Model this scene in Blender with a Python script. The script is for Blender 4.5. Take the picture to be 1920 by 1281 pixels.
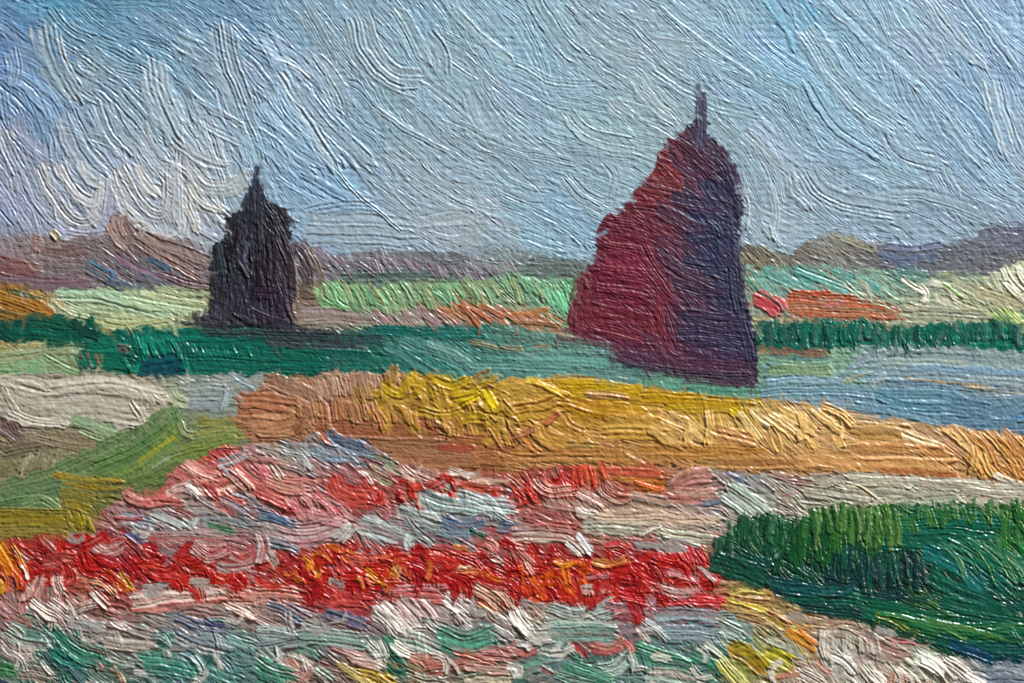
import bpy, math
import numpy as np

# ------------------------------------------------------------------ camera, light, exposure
K = 0.00004                      # metres of canvas per pixel of the layout (frame is about 77 mm wide)
sc = bpy.context.scene
for o in list(bpy.data.objects):
    bpy.data.objects.remove(o)
cam_d = bpy.data.cameras.new("camera")
cam = bpy.data.objects.new("camera", cam_d)
sc.collection.objects.link(cam)
DIST = 0.26
cam.location = (0, 0, DIST)
cam_d.sensor_width = 36
cam_d.lens = 36 * DIST / (1920 * K)
cam_d.clip_start = 0.01
cam_d.clip_end = 20
sc.camera = cam

world = bpy.data.worlds.new("World")
sc.world = world
world.use_nodes = True
bg = world.node_tree.nodes["Background"]
bg.inputs[0].default_value = (0.80, 0.86, 1.0, 1)
bg.inputs[1].default_value = 0.09

def area(name, loc, size, power, col, target=(0, 0, 0)):
    d = bpy.data.lights.new(name, 'AREA')
    d.shape = 'RECTANGLE'; d.size, d.size_y = size
    d.energy = power; d.color = col
    o = bpy.data.objects.new(name, d)
    sc.collection.objects.link(o)
    o.location = loc
    v = np.array(target, float) - np.array(loc, float)
    import mathutils
    o.rotation_euler = mathutils.Vector(v).to_track_quat('-Z', 'Y').to_euler()
    return o
# a window above and to the right, a small warm lamp on the same side
area("window_light", (0.28, 0.46, 0.258), (0.10, 0.09), 6.3, (0.93, 0.97, 1.0))
area("warm_lamp", (0.40, 0.12, 0.30), (0.02, 0.02), 0.95, (1.0, 0.80, 0.55))

sc.view_settings.view_transform = 'Standard'
sc.view_settings.look = 'None'
sc.view_settings.gamma = 1.0
sc.view_settings.exposure = 0.0
sc.view_settings.use_curve_mapping = False
sc.cycles.max_bounces = 4

# ------------------------------------------------------------------ paint simulation grid
rng = np.random.default_rng(7)
S = 1.5
X0, X1, Y0, Y1 = -210.0, 2130.0, -150.0, 1431.0
nx = int(round((X1 - X0) / S)) + 1
ny = int(round((Y1 - Y0) / S)) + 1
gx = (X0 + S * np.arange(nx)).astype(np.float32)
gy = (Y0 + S * np.arange(ny)).astype(np.float32)
GX, GY = np.meshgrid(gx, gy)
f4 = np.float32

def sstep(a, b, x):
    t = np.clip((x - a) / (b - a), 0, 1)
    return t * t * (3 - 2 * t)

def vnoise(cell, seed, sx=1.0, sy=1.0):
    r = np.random.default_rng(seed)
    cx, cy = cell * sx, cell * sy
    w = int((X1 - X0) / cx) + 3; h = int((Y1 - Y0) / cy) + 3
    g = r.uniform(-1, 1, (h, w)).astype(f4)
    u = (gx - X0) / cx; v = (gy - Y0) / cy
    iu = u.astype(int); iv = v.astype(int)
    fu = (u - iu); fv = (v - iv)
    fu = fu * fu * (3 - 2 * fu); fv = (fv * fv * (3 - 2 * fv))[:, None]
    a = g[iv][:, iu] * (1 - fu) + g[iv][:, iu + 1] * fu
    b = g[iv + 1][:, iu] * (1 - fu) + g[iv + 1][:, iu + 1] * fu
    return (a * (1 - fv) + b * fv).astype(f4)

N4 = vnoise(4, 1); N8 = vnoise(8, 2); N16 = vnoise(16, 3); N40 = vnoise(40, 4); N120 = vnoise(120, 5)
N8b = vnoise(8, 12); N40b = vnoise(40, 14)

# woven canvas under the paint
wx = GX + 2.2 * N40 + 1.0 * N16
wy = GY + 1.8 * N40b + 0.8 * N16
PXW, PYW = 19.0, 13.5
warp = np.cos(2 * np.pi * wx / PXW); weft = np.cos(2 * np.pi * wy / PYW)
chk = np.where((np.floor(wx / PXW) + np.floor(wy / PYW)) % 2 == 0, 1.0, 0.0).astype(f4)
WEAVE = (0.44 * weft + 0.36 * warp + 0.45 * weft * warp * (chk - 0.5) + 0.25 * N8).astype(f4)
H = (WEAVE * np.where(GY < 430, 0.85, 1.25)).astype(f4)
C = np.zeros((ny, nx, 3), f4)
ID = np.zeros((ny, nx), np.int32)
SREG = []          # region of each stroke id

def lin(hexs):
    c = np.array([int(hexs[i:i + 2], 16) for i in (0, 2, 4)], float) / 255
    return np.where(c <= 0.04045, c / 12.92, ((c + 0.055) / 1.055) ** 2.4).astype(f4)
GAIN = 0.88
RG = {'sky_paint': 0.99, 'shrub_paint': 0.84, 'hedge_paint': 0.82, 'golden_field_paint': 1.04, 'small_haystack_paint': 0.62, 'tall_haystack_paint': 0.92, 'bank_paint': 1.07}
def col(c):
    return (satur(lin(c)) if isinstance(c, str) else np.asarray(c, f4)) * GAIN
def satur(c, k=1.10):
    c = np.asarray(c, float)
    y = (c * [0.25, 0.6, 0.15]).sum(-1, keepdims=True)
    return np.clip(y + (c - y) * k, 0.003, 1).astype(f4)

REGIONS = ['sky_paint', 'hill_paint', 'meadow_paint', 'hedge_paint', 'water_paint', 'bank_paint', 'golden_field_paint',
           'flower_bed_paint', 'shrub_paint', 'small_haystack_paint', 'tall_haystack_paint']
RI = {n: i for i, n in enumerate(REGIONS)}
for n in REGIONS:                      # ids 0..10 are the ground coats
    SREG.append(RI[n])

WXX = GX + 5 * N16 + 4 * N8 + 2.5 * N4; WYY = GY + 5 * N8b + 4 * N40b + 2.5 * N4
def polymask(pts):
    pts = np.array(pts, float)
    inside = np.zeros((ny, nx), bool)
    xa, ya = pts[-1]
    for xb, yb in pts:
        if ya != yb:
            j0 = int(np.clip((min(ya, yb) - 12 - Y0) / S, 0, ny)); j1 = int(np.clip((max(ya, yb) + 12 - Y0) / S + 1, 0, ny))
            wy_ = WYY[j0:j1]
            xi = (xb - xa) * (wy_ - ya) / (yb - ya) + xa
            inside[j0:j1] ^= ((ya > wy_) != (yb > wy_)) & (WXX[j0:j1] < xi)
        xa, ya = xb, yb
    return inside

def parse_pts(s):
    v = [float(q) for p in s.split() for q in p.split(',')]
    return np.array(v).reshape(-1, 2)

def idw(ctrl, x, y, power=3.6):
    """inverse-distance blend of control values; ctrl rows = x, y, values..."""
    c = np.asarray(ctrl, float)
    d = ((c[:, 0] - x) ** 2 + (c[:, 1] - y) ** 2) ** 0.5 + 8
    w = d ** -power
    return (w[:, None] * c[:, 2:]).sum(0) / w.sum()

def cfield(txt):
    rows = []
    for t in txt.split():
        x, y, c = t.split(',')
        rows.append([float(x), float(y), *satur(lin(c))])
    return np.array(rows)
def afield(txt):
    rows = []
    for t in txt.split():
        x, y, a = t.split(',')
        a = math.radians(float(a))
        rows.append([float(x), float(y), math.cos(a), math.sin(a)])
    return np.array(rows)

def coat(reg, poly, cf):
    """the thin ground coat of one region, over the weave"""
    m = polymask(parse_pts(poly)) if isinstance(poly, str) else poly
    yy, xx = np.nonzero(m)
    if len(yy) == 0: return m
    # coarse colour evaluation then nearest lookup
    q = 12
    kx = (xx // q); ky = (yy // q)
    key = ky * (nx // q + 1) + kx
    u, inv = np.unique(key, return_inverse=True)
    cols = np.array([idw(cf, X0 + S * ((k % (nx // q + 1)) * q + q / 2), Y0 + S * ((k // (nx // q + 1)) * q + q / 2)) for k in u], f4)
    cc = cols[inv] * (1 + 0.10 * N8[yy, xx] + 0.10 * N40[yy, xx] + 0.06 * N4[yy, xx])[:, None]
    C[yy, xx] = cc * GAIN * RG.get(reg, 1.0)
    ID[yy, xx] = RI[reg]
    return m

TT_ = np.linspace(0, 1, 8, endpoint=False)[None, :, None]
def catmull(P, step):
    P = np.asarray(P, float)
    if len(P) == 1:
        P = np.vstack([P, P + [1, 0]])
    if len(P) > 2:
        Q = np.vstack([2 * P[0] - P[1], P, 2 * P[-1] - P[-2]])
        t = TT_
        a, b, c, d = (Q[k:len(Q) - 3 + k][:, None, :] for k in range(4))
        M = 0.5 * (2 * b + (c - a) * t + (2 * a - 5 * b + 4 * c - d) * t ** 2 + (3 * b - a - 3 * c + d) * t ** 3)
        P = np.vstack([M.reshape(-1, 2), P[-1:]])
    seg = np.hypot(*np.diff(P, axis=0).T)
    s = np.concatenate([[0], np.cumsum(seg)])
    L = s[-1]
    n = max(3, int(L / step) + 1)
    t = np.linspace(0, L, n)
    P = np.stack([np.interp(t, s, P[:, 0]), np.interp(t, s, P[:, 1])], 1)
    T = np.gradient(P, axis=0)
    T /= np.hypot(T[:, 0], T[:, 1])[:, None] + 1e-9
    return P.astype(f4), T.astype(f4), t.astype(f4), L

def table(tab, v, u):
    """smooth lookup in a (stations x bristles) table"""
    ns, nb = tab.shape
    v = np.clip(v, 0, ns - 1.001); u = np.clip(u, 0, nb - 1.001)
    iv = v.astype(np.int32); iu = u.astype(np.int32)
    fv = v - iv; fu = u - iu
    fv = fv * fv * (3 - 2 * fv); fu = fu * fu * (3 - 2 * fu)
    k = iv * nb + iu
    t = tab.ravel()
    return (t[k] * (1 - fu) + t[k + 1] * fu) * (1 - fv) + (t[k + nb] * (1 - fu) + t[k + nb + 1] * fu) * fv

def stroke(reg, pts, w, c1, c2=None, h=2.0, am=1.0, pitch=7.5, dry=0.0, mix=0.25, ridge=0.5, pile=0.6,
           mask=None, jit=0.05, rag=0.45, flat=0.5, lift=0.34, fade=0.5, soft=2.0, wild=0.2):
    global H, C
    r = w / 2.0
    P, T, s, L = catmull(pts, max(3.5, w * 0.12))
    pad = r + 5
    i0 = max(0, int((P[:, 0].min() - pad - X0) / S)); i1 = min(nx, int((P[:, 0].max() + pad - X0) / S) + 2)
    j0 = max(0, int((P[:, 1].min() - pad - Y0) / S)); j1 = min(ny, int((P[:, 1].max() + pad - Y0) / S) + 2)
    if i1 - i0 < 3 or j1 - j0 < 3: return
    sl = (slice(j0, j1), slice(i0, i1))
    x = GX[sl].ravel(); y = GY[sl].ravel()
    # nearest path sample: coarse search on every fourth cell, then a local refinement
    hh, ww_ = j1 - j0, i1 - i0
    cx = GX[j0:j1:4, i0:i1:4].ravel(); cy = GY[j0:j1:4, i0:i1:4].ravel()
    D = (cx[:, None] - P[None, :, 0]) ** 2 + (cy[:, None] - P[None, :, 1]) ** 2
    ck = D.argmin(1).astype(np.int32); cd = D.min(1)
    cwid = (ww_ + 3) // 4
    full = ((np.arange(hh) // 4)[:, None] * cwid + (np.arange(ww_) // 4)[None, :]).ravel()
    near = np.nonzero(cd[full] < (pad + 10) ** 2)[0]
    if len(near) == 0: return
    fk = ck[full[near]]
    xn, yn = x[near], y[near]
    rad = int(math.ceil(7.0 / (L / (len(P) - 1)))) + 1
    best = np.full(xn.shape, 1e9, f4); bi = fk.copy()
    for o_ in range(-rad, rad + 1):
        k = np.clip(fk + o_, 0, len(P) - 1)
        d2 = (xn - P[k, 0]) ** 2 + (yn - P[k, 1]) ** 2
        m = d2 < best
        best[m] = d2[m]; bi[m] = k[m]
    ok = best < (pad + 3) ** 2
    near = near[ok]
    if len(near) == 0: return
    bi = bi[ok]
    x = x[near]; y = y[near]; b = bi
    ex = x - P[b, 0]; ey = y - P[b, 1]
    al = ex * T[b, 0] + ey * T[b, 1]
    # refine with a tangent blended towards the neighbour sample
    nb_i = np.clip(b + np.sign(al).astype(int), 0, len(P) - 1)
    stp = L / (len(P) - 1)
    fr = np.clip(np.abs(al) / stp, 0, 1)[:, None]
    Tt = T[b] * (1 - fr * 0.5) + T[nb_i] * fr * 0.5
    t = s[b] + al
    d = -ex * Tt[:, 1] + ey * Tt[:, 0]
    jj = near // (i1 - i0) + j0; ii = near % (i1 - i0) + i0
    n8 = N8[jj, ii]; n16 = N16[jj, ii]; n4 = N4[jj, ii]
    dw = d + 1.1 * n16 + 0.4 * n8 + 2.5 * N40b[jj, ii]
    # bristle tables
    pitch = pitch * rng.uniform(0.85, 1.0 + wild * 0.6)
    nbr = max(4, int(round(w / pitch * 2)) + 2)
    ns = int(L / 60) + 3
    alt = (np.arange(nbr) % 2 * 2 - 1)[None, :] * 0.36
    tab = (alt + rng.uniform(-1, 1, (1, nbr)) * 0.70 + rng.uniform(-1, 1, (ns, nbr)) * 0.45).astype(f4)
    nb2 = max(3, nbr // 2 + 1)
    tab2 = (rng.uniform(-1, 1, (1, nb2)) * 0.7 + rng.uniform(-1, 1, (ns, nb2)) * 0.5).astype(f4)
    u01 = (dw + r) / (2 * r)
    tv = np.clip(t / L, 0, 1) * (ns - 1.2)
    bw = 0.72 - wild * rng.uniform(0, 0.55)
    br = bw * table(tab, tv, u01 * (nbr - 1.2)) + (1.02 - bw) * table(tab2, tv, u01 * (nb2 - 1.2))
    et = rng.uniform(0, 1, (2, nbr)).astype(f4)
    e0 = table(et, np.zeros_like(t), u01 * (nbr - 1.2)) * w * rag * 0.5
    e1 = table(et, np.ones_like(t), u01 * (nbr - 1.2)) * w * rag
    # outline: rounded ends, ragged by bristles
    q = np.clip(np.abs(d) / r, 0, 1)
    rnd = (1 - np.sqrt(np.clip(1 - q * q, 0, 1))) * r * 0.6
    cu = 1 - sstep(r - 1.5 - soft, r + 0.5, np.abs(d) + 1.6 * n8 + 0.10 * w * n16 - soft * 0.6 * br)
    ct = sstep(-1.5, 2.0, t - e0 - rnd + r * 0.3) * sstep(-1.5, 2.0, (L - t) - e1 - rnd + r * 0.3)
    cov = cu * ct
    if mask is not None: cov = cov * mask[jj, ii]
    if not (cov > 0.02).any(): return
    tn = np.clip(t / L, 0, 1)
    h0 = H[jj, ii]
    if dry > 0:
        hm0 = (h0 * cov).sum() / (cov.sum() + 1e-6)
        val = 0.5 + 0.42 * br + 0.22 * np.clip(h0 - hm0, -2, 2) + 0.15 * n4
        thr = dry * (0.45 + 0.75 * tn)
        cov = cov * sstep(thr - 0.12, thr + 0.14, val)
    if fade > 0:
        thr = fade * sstep(0.55, 1.05, tn) + 0.5 * fade * (1 - sstep(-0.02, 0.16, tn)) - 0.1
        cov = cov * sstep(thr - 0.15, thr + 0.12, 0.55 + 0.5 * br + 0.15 * n4)
    wsum = cov.sum() + 1e-6
    hm = (h0 * cov).sum() / wsum
    load = 1.0 - 0.35 * tn
    edge = np.exp(-((np.abs(d) - (r - 2.2)) / 2.0) ** 2)
    bs = (h0 * (1 - flat) + hm * flat) * 0.86
    nh = bs + h * lift * load + am * br * (0.7 + 0.5 * load) + ridge * h * 0.40 * edge * (0.55 + 0.45 * n16)
    te = L - e1 + r * 0.3 - rnd
    nh = nh + pile * h * 0.8 * np.exp(np.clip((t - te) / (0.16 * w + 2.0), -9, 0.3)) * (0.7 + 0.4 * br)
    nh = nh + wild * h * (0.45 * rng.normal() * d / r + 0.35 * n16 + 0.35 * N40[jj, ii])
    nh = nh - 0.25 * h * np.exp(-(t / (0.25 * w + 3)) ** 2)
    nh = nh + 0.22 * n4 + 0.20 * n8
    H[jj, ii] = h0 + cov * (nh - h0)
    # colour: two loaded pigments in streaks, wet pick-up from below
    a = col(c1) * RG.get(reg, 1.0)
    bcol = col(c2) * RG.get(reg, 1.0) if c2 is not None else a * (1 + rng.uniform(-0.22, 0.28))
    st = (rng.uniform(0, 1, (1, nbr)) * 0.75 + rng.uniform(0, 1, (ns, nbr)) * 0.45 - 0.10).astype(f4)
    k = sstep(0.15, 0.85, 0.6 * table(st, tv, u01 * (nbr - 1.2)) + 0.4 * table(st[:, :nb2 + 1], tv, u01 * (nb2 - .2)) + 0.10 * n8 + 0.1 * br)[:, None]
    pc = a * (1 - k) + bcol * k
    c0 = C[jj, ii]
    wm = cov * (tn < 0.5)
    um = (c0 * wm[:, None]).sum(0) / (wm.sum() + 1e-6)
    pt = (rng.uniform(0, 1, (1, nbr)) * 0.7 + rng.uniform(0, 1, (ns, nbr)) * 0.3).astype(f4)
    pk = (mix * 0.45 + 0.70 * sstep(0.86 - mix, 1.16 - mix, table(pt, tv, u01 * (nbr - 1.2)) + 0.1 * n8))[:, None]
    pk = np.clip(pk, 0, 0.92)
    pc = pc * (1 - pk) + (0.5 * um + 0.5 * c0) * pk
    pc = pc * (1 + jit * rng.normal()) * (1 + 0.05 * n4 + 0.05 * n8)[:, None]
    C[jj, ii] = c0 + cov[:, None] * (pc - c0)
    SREG.append(RI[reg])
    sid = len(SREG) - 1
    own = cov > 0.5
    ID[jj[own], ii[own]] = sid

def fill(reg, poly, cf, af, L, w, gap, c2j=0.25, curve=0.25, ang=8, clip=None, **kw):
    """brush strokes laid side by side over a region, following a direction field"""
    m = polymask(parse_pts(poly)) if isinstance(poly, str) else poly
    ys, xs = np.nonzero(m)
    xa, xb, ya, yb = gx[xs.min()], gx[xs.max()], gy[ys.min()], gy[ys.max()]
    pts = []
    y = ya
    while y < yb:
        x = xa + rng.uniform(0, gap)
        while x < xb:
            px = x + rng.uniform(-.5, .5) * gap; py = y + rng.uniform(-.5, .5) * gap
            i = int((px - X0) / S); j = int((py - Y0) / S)
            if 0 <= i < nx and 0 <= j < ny and m[j, i] and ((-30 < px < 1950 and -30 < py < 1311) or rng.random() < 0.3): pts.append((px, py))
            x += gap
        y += gap
    rng.shuffle(pts)
    for px, py in pts:
        ll = rng.uniform(*L); ww = rng.uniform(*w)
        turn = rng.normal() * ang
        cv = rng.normal() * curve
        half = []
        for sg in (-1, 1):
            x, y = px, py; Q = []
            for k in range(3):
                v = idw(af, x, y); a = math.atan2(v[1], v[0]) + math.radians(turn) + sg * cv * k / 4
                x += sg * math.cos(a) * ll / 6; y += sg * math.sin(a) * ll / 6
                i = int((x - X0) / S); j = int((y - Y0) / S)
                if not (0 <= i < nx and 0 <= j < ny and m[j, i]): break
                Q.append((x, y))
            half.append(Q)
        P = half[0][::-1] + [(px, py)] + half[1]
        if len(P) < 3: continue
        c = idw(cf, px, py) * (1 + rng.normal() * 0.06) * (1 + 0.04 * rng.normal(size=3))
        cb = idw(cf, px + rng.normal() * 40, py + rng.normal() * 40) * (1 + rng.uniform(-c2j, c2j * 1.2))
        stroke(reg, P, ww, np.maximum(c, .003).astype(f4), np.maximum(cb, .003).astype(f4), mask=clip, **kw)

def S_(reg, text, field=None, fk=0.5, hs=1.0, ps=1.0, am0=0.5, **base):
    """one stroke a line: width height colour[/colour2] x,y x,y ... [letter options]"""
    opt = {'d': 'dry', 'm': 'mix', 'p': 'pitch', 'a': 'am', 'e': 'pile', 'r': 'ridge', 'g': 'rag'}
    for ln in text.replace(';', '\n').split('\n'):
        tk = ln.split()
        if not tk: continue
        w, h = float(tk[0]), float(tk[1]); cc = tk[2].split('/')
        kw = dict(base); pts = []
        for q in tk[3:]:
            if q[0] in opt: kw[opt[q[0]]] = float(q[1:])
            else: pts.append([float(z) for z in q.split(',')])
        kw.setdefault('am', am0 + 0.28 * h)
        kw['pitch'] = kw.get('pitch', 7.5) * ps; h = h * hs
        cs = [satur(lin(q)) for q in cc]
        if field is not None:
            mid = pts[len(pts) // 2]
            fc = idw(field, *mid)
            cs = [fk * q + (1 - fk) * fc for q in cs]
        if reg == 'flower_bed_paint':
            cs = [(q * 0.58 + q.mean() * 0.06) if q[2] > q[0] * 1.25 and q[2] > q[1] * 1.05 else q for q in cs]
        if reg in ('flower_bed_paint', 'golden_field_paint'):        # pale colours of these two regions are brightened
            cs = [q * 1.16 if q.mean() > 0.42 else q for q in cs]
        stroke(reg, pts, w, cs[0], cs[1] if len(cs) > 1 else None, h=h, **kw)

def comb(reg, line, n, ln, ang, w, cols, h=3.0, spread=8, bend=0.0, jy=4.0, **kw):
    """a row of short pulled dabs along a line"""
    P = parse_pts(line); cols = cols.split('/')
    Q, T, s, L = catmull(P, 4)
    order = rng.permutation(n)
    for k in order:
        f = (k + rng.uniform(-.3, .3)) / max(1, n - 1)
        x = np.interp(f * L, s, Q[:, 0]) + rng.normal() * 2; y = np.interp(f * L, s, Q[:, 1]) + rng.normal() * jy
        a = math.radians(ang + rng.normal() * spread); l = rng.uniform(*ln)
        b = bend * rng.uniform(.6, 1.4)
        x1 = x + math.cos(a) * l * .5; y1 = y + math.sin(a) * l * .5
        x2 = x1 + math.cos(a + b) * l * .5; y2 = y1 + math.sin(a + b) * l * .5
        stroke(reg, [(x, y), (x1, y1), (x2, y2)], rng.uniform(*w), cols[rng.integers(len(cols))], cols[rng.integers(len(cols))], h=h, **kw)

def dabs(reg, poly, n, cols, L, w, ang, spread, h=(2, 5), bend=0.6, **kw):
    m = polymask(parse_pts(poly)) if isinstance(poly, str) else poly
    ys, xs = np.nonzero(m); cols = cols.split('/')
    for k in rng.integers(0, len(ys), n):
        x, y = gx[xs[k]], gy[ys[k]]
        a = math.radians(ang + rng.normal() * spread); l = rng.uniform(*L); b = rng.normal() * bend
        hh = rng.uniform(*h)
        P = [(x, y), (x + math.cos(a) * l * .5, y + math.sin(a) * l * .5)]
        P.append((P[1][0] + math.cos(a + b) * l * .5, P[1][1] + math.sin(a + b) * l * .5))
        stroke(reg, P, rng.uniform(*w), cols[rng.integers(len(cols))], cols[rng.integers(len(cols))], h=hh, **{**dict(am=0.5 + .25 * hh, mix=.35, pitch=8), **kw})

def smear(n, L, w, **kw):
    """short pulls that drag wet paint across the joints between regions"""
    reg_of = np.array(SREG)[ID]
    d_ = 5
    e = np.zeros((ny, nx), bool)
    e[d_:] |= reg_of[d_:] != reg_of[:-d_]
    e[:, d_:] |= reg_of[:, d_:] != reg_of[:, :-d_]
    e[:, (gx < -20) | (gx > 1940)] = False; e[(gy < -20) | (gy > 1300)] = False
    ys, xs = np.nonzero(e)
    for k in rng.integers(0, len(ys), n):
        j, i = ys[k], xs[k]
        a = rng.choice([0.15, 0.7, 1.2, 1.9, -0.5, 3.0, -1.4]) + rng.normal() * .3
        l = rng.uniform(*L)
        x, y = gx[i], gy[j]
        P = [(x - math.cos(a) * l * .5, y - math.sin(a) * l * .5), (x, y), (x + math.cos(a + .2) * l * .5, y + math.sin(a + .2) * l * .5)]
        js = int(np.clip((P[0][1] - Y0) / S, 0, ny - 1)); is_ = int(np.clip((P[0][0] - X0) / S, 0, nx - 1))
        c = C[js, is_] / GAIN
        stroke(REGIONS[SREG[ID[js, is_]]], P, rng.uniform(*w), c / RG.get(REGIONS[SREG[ID[js, is_]]], 1.0), None, h=rng.uniform(.6, 1.6), am=.7, mix=.65, **kw)
CAPS = {'sky_paint': 160, 'flower_bed_paint': 260}
# ------------------------------------------------------------------ the sky
SKYC = cfield("""-200,-100,5f9fc0 20,20,6a98b4 100,8,62a0ba 30,75,6486b6 200,20,689ab0 450,50,7298b2 300,130,74a0b4 120,150,a0b0b4 200,250,98acb8
100,210,6c90b2 30,200,7090b4 300,200,a2b4be 430,130,98aebc 400,280,acb6bc 250,330,b2b8c0 350,350,beBEbe 60,330,a4acb8 40,390,9ca0b6 150,430,a8acba 20,300,a6aeb8
480,250,9cb8ca 560,300,94b2c8 620,340,92b4cc 700,150,94aeb8 600,120,9cb0b8 560,50,90aebe 800,60,94b2be 900,250,9eb2b8 860,120,9cb4bc 760,350,a4b4bc 700,420,aab8c0 650,400,96b2c4
900,430,a8b4b8 1000,100,94b6c4 960,30,98b4c0 1100,60,9eb4bc 1250,100,a2b2ba 1250,250,9eb4b6 1100,250,9ab4ba 1040,400,90b0c0 1000,470,94b0bc 1150,350,9cb2ba 1330,80,98b6c2
1380,130,94b4c4 1490,20,84b0c6 1460,60,90b4c6 1560,100,96b8c8 1600,200,94b4c4 1560,250,92b4c8 1750,80,a0b4c2 1850,60,94b0c6 1900,120,96b0c8 1880,250,a4b6be 1840,240,84acc8 1800,150,98b0c2
1700,230,98b0be 1650,330,96b0be 1500,330,a2b2bc 1420,380,9cb2ba 1480,420,a4b4bc 1600,400,96acb8 1750,400,90a4b0 1880,380,94a8b4 2100,200,98b0c0""")
SKYC[:, 2:] = 0.88 * SKYC[:, 2:] + 0.12 * SKYC[:, 2:].mean(1, keepdims=True)
SKYC[:, 2:] *= (0.97, 1.03, 1.11)
SKYA = afield("""50,60,27 250,60,20 150,120,40 400,100,40 100,250,62 300,250,60 450,200,62 550,150,50 600,280,52 750,80,58 850,50,48 800,250,45 900,180,48 700,350,38 900,400,25 640,420,5
1000,100,50 1100,200,26 1200,60,32 1400,60,48 1350,200,36 1000,350,22 1150,300,14 1000,450,25 1550,150,48 1700,80,50 1850,80,58 1880,250,68 1650,300,42 1500,400,30 1650,400,10
1850,380,33 1780,330,33 1430,350,75 60,400,60 200,380,40 380,400,60 2100,100,60 -200,50,30 -150,300,60""")
ALL = np.ones((ny, nx), bool)
m_sky = coat('sky_paint', "-300,-300 2300,-300 2300,560 -300,560", SKYC)
fill('sky_paint', "-300,-300 2300,-300 2300,520 -300,520", SKYC, SKYA, (70, 170), (28, 56), 40, c2j=.12, curve=.35, ang=12, h=1.2, am=.85, pitch=5.0, mix=.38, flat=.4, ridge=.3, pile=.3, rag=.9, fade=.7, soft=5)
SKYL = SKYC.copy(); SKYL[:, 2:] = SKYL[:, 2:] * 1.05 + 0.02
fill('sky_paint', "-30,110 60,100 120,50 260,90 430,40 620,120 700,260 660,330 560,330 480,320 420,420 330,450 -30,440", SKYL, SKYA, (90, 170), (36, 58), 46, c2j=.16, curve=.5, ang=9, h=2.0, am=1.25, pitch=7, mix=.42, flat=.45, ridge=.4, pile=.5, rag=.7, fade=.5, soft=4)
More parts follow.
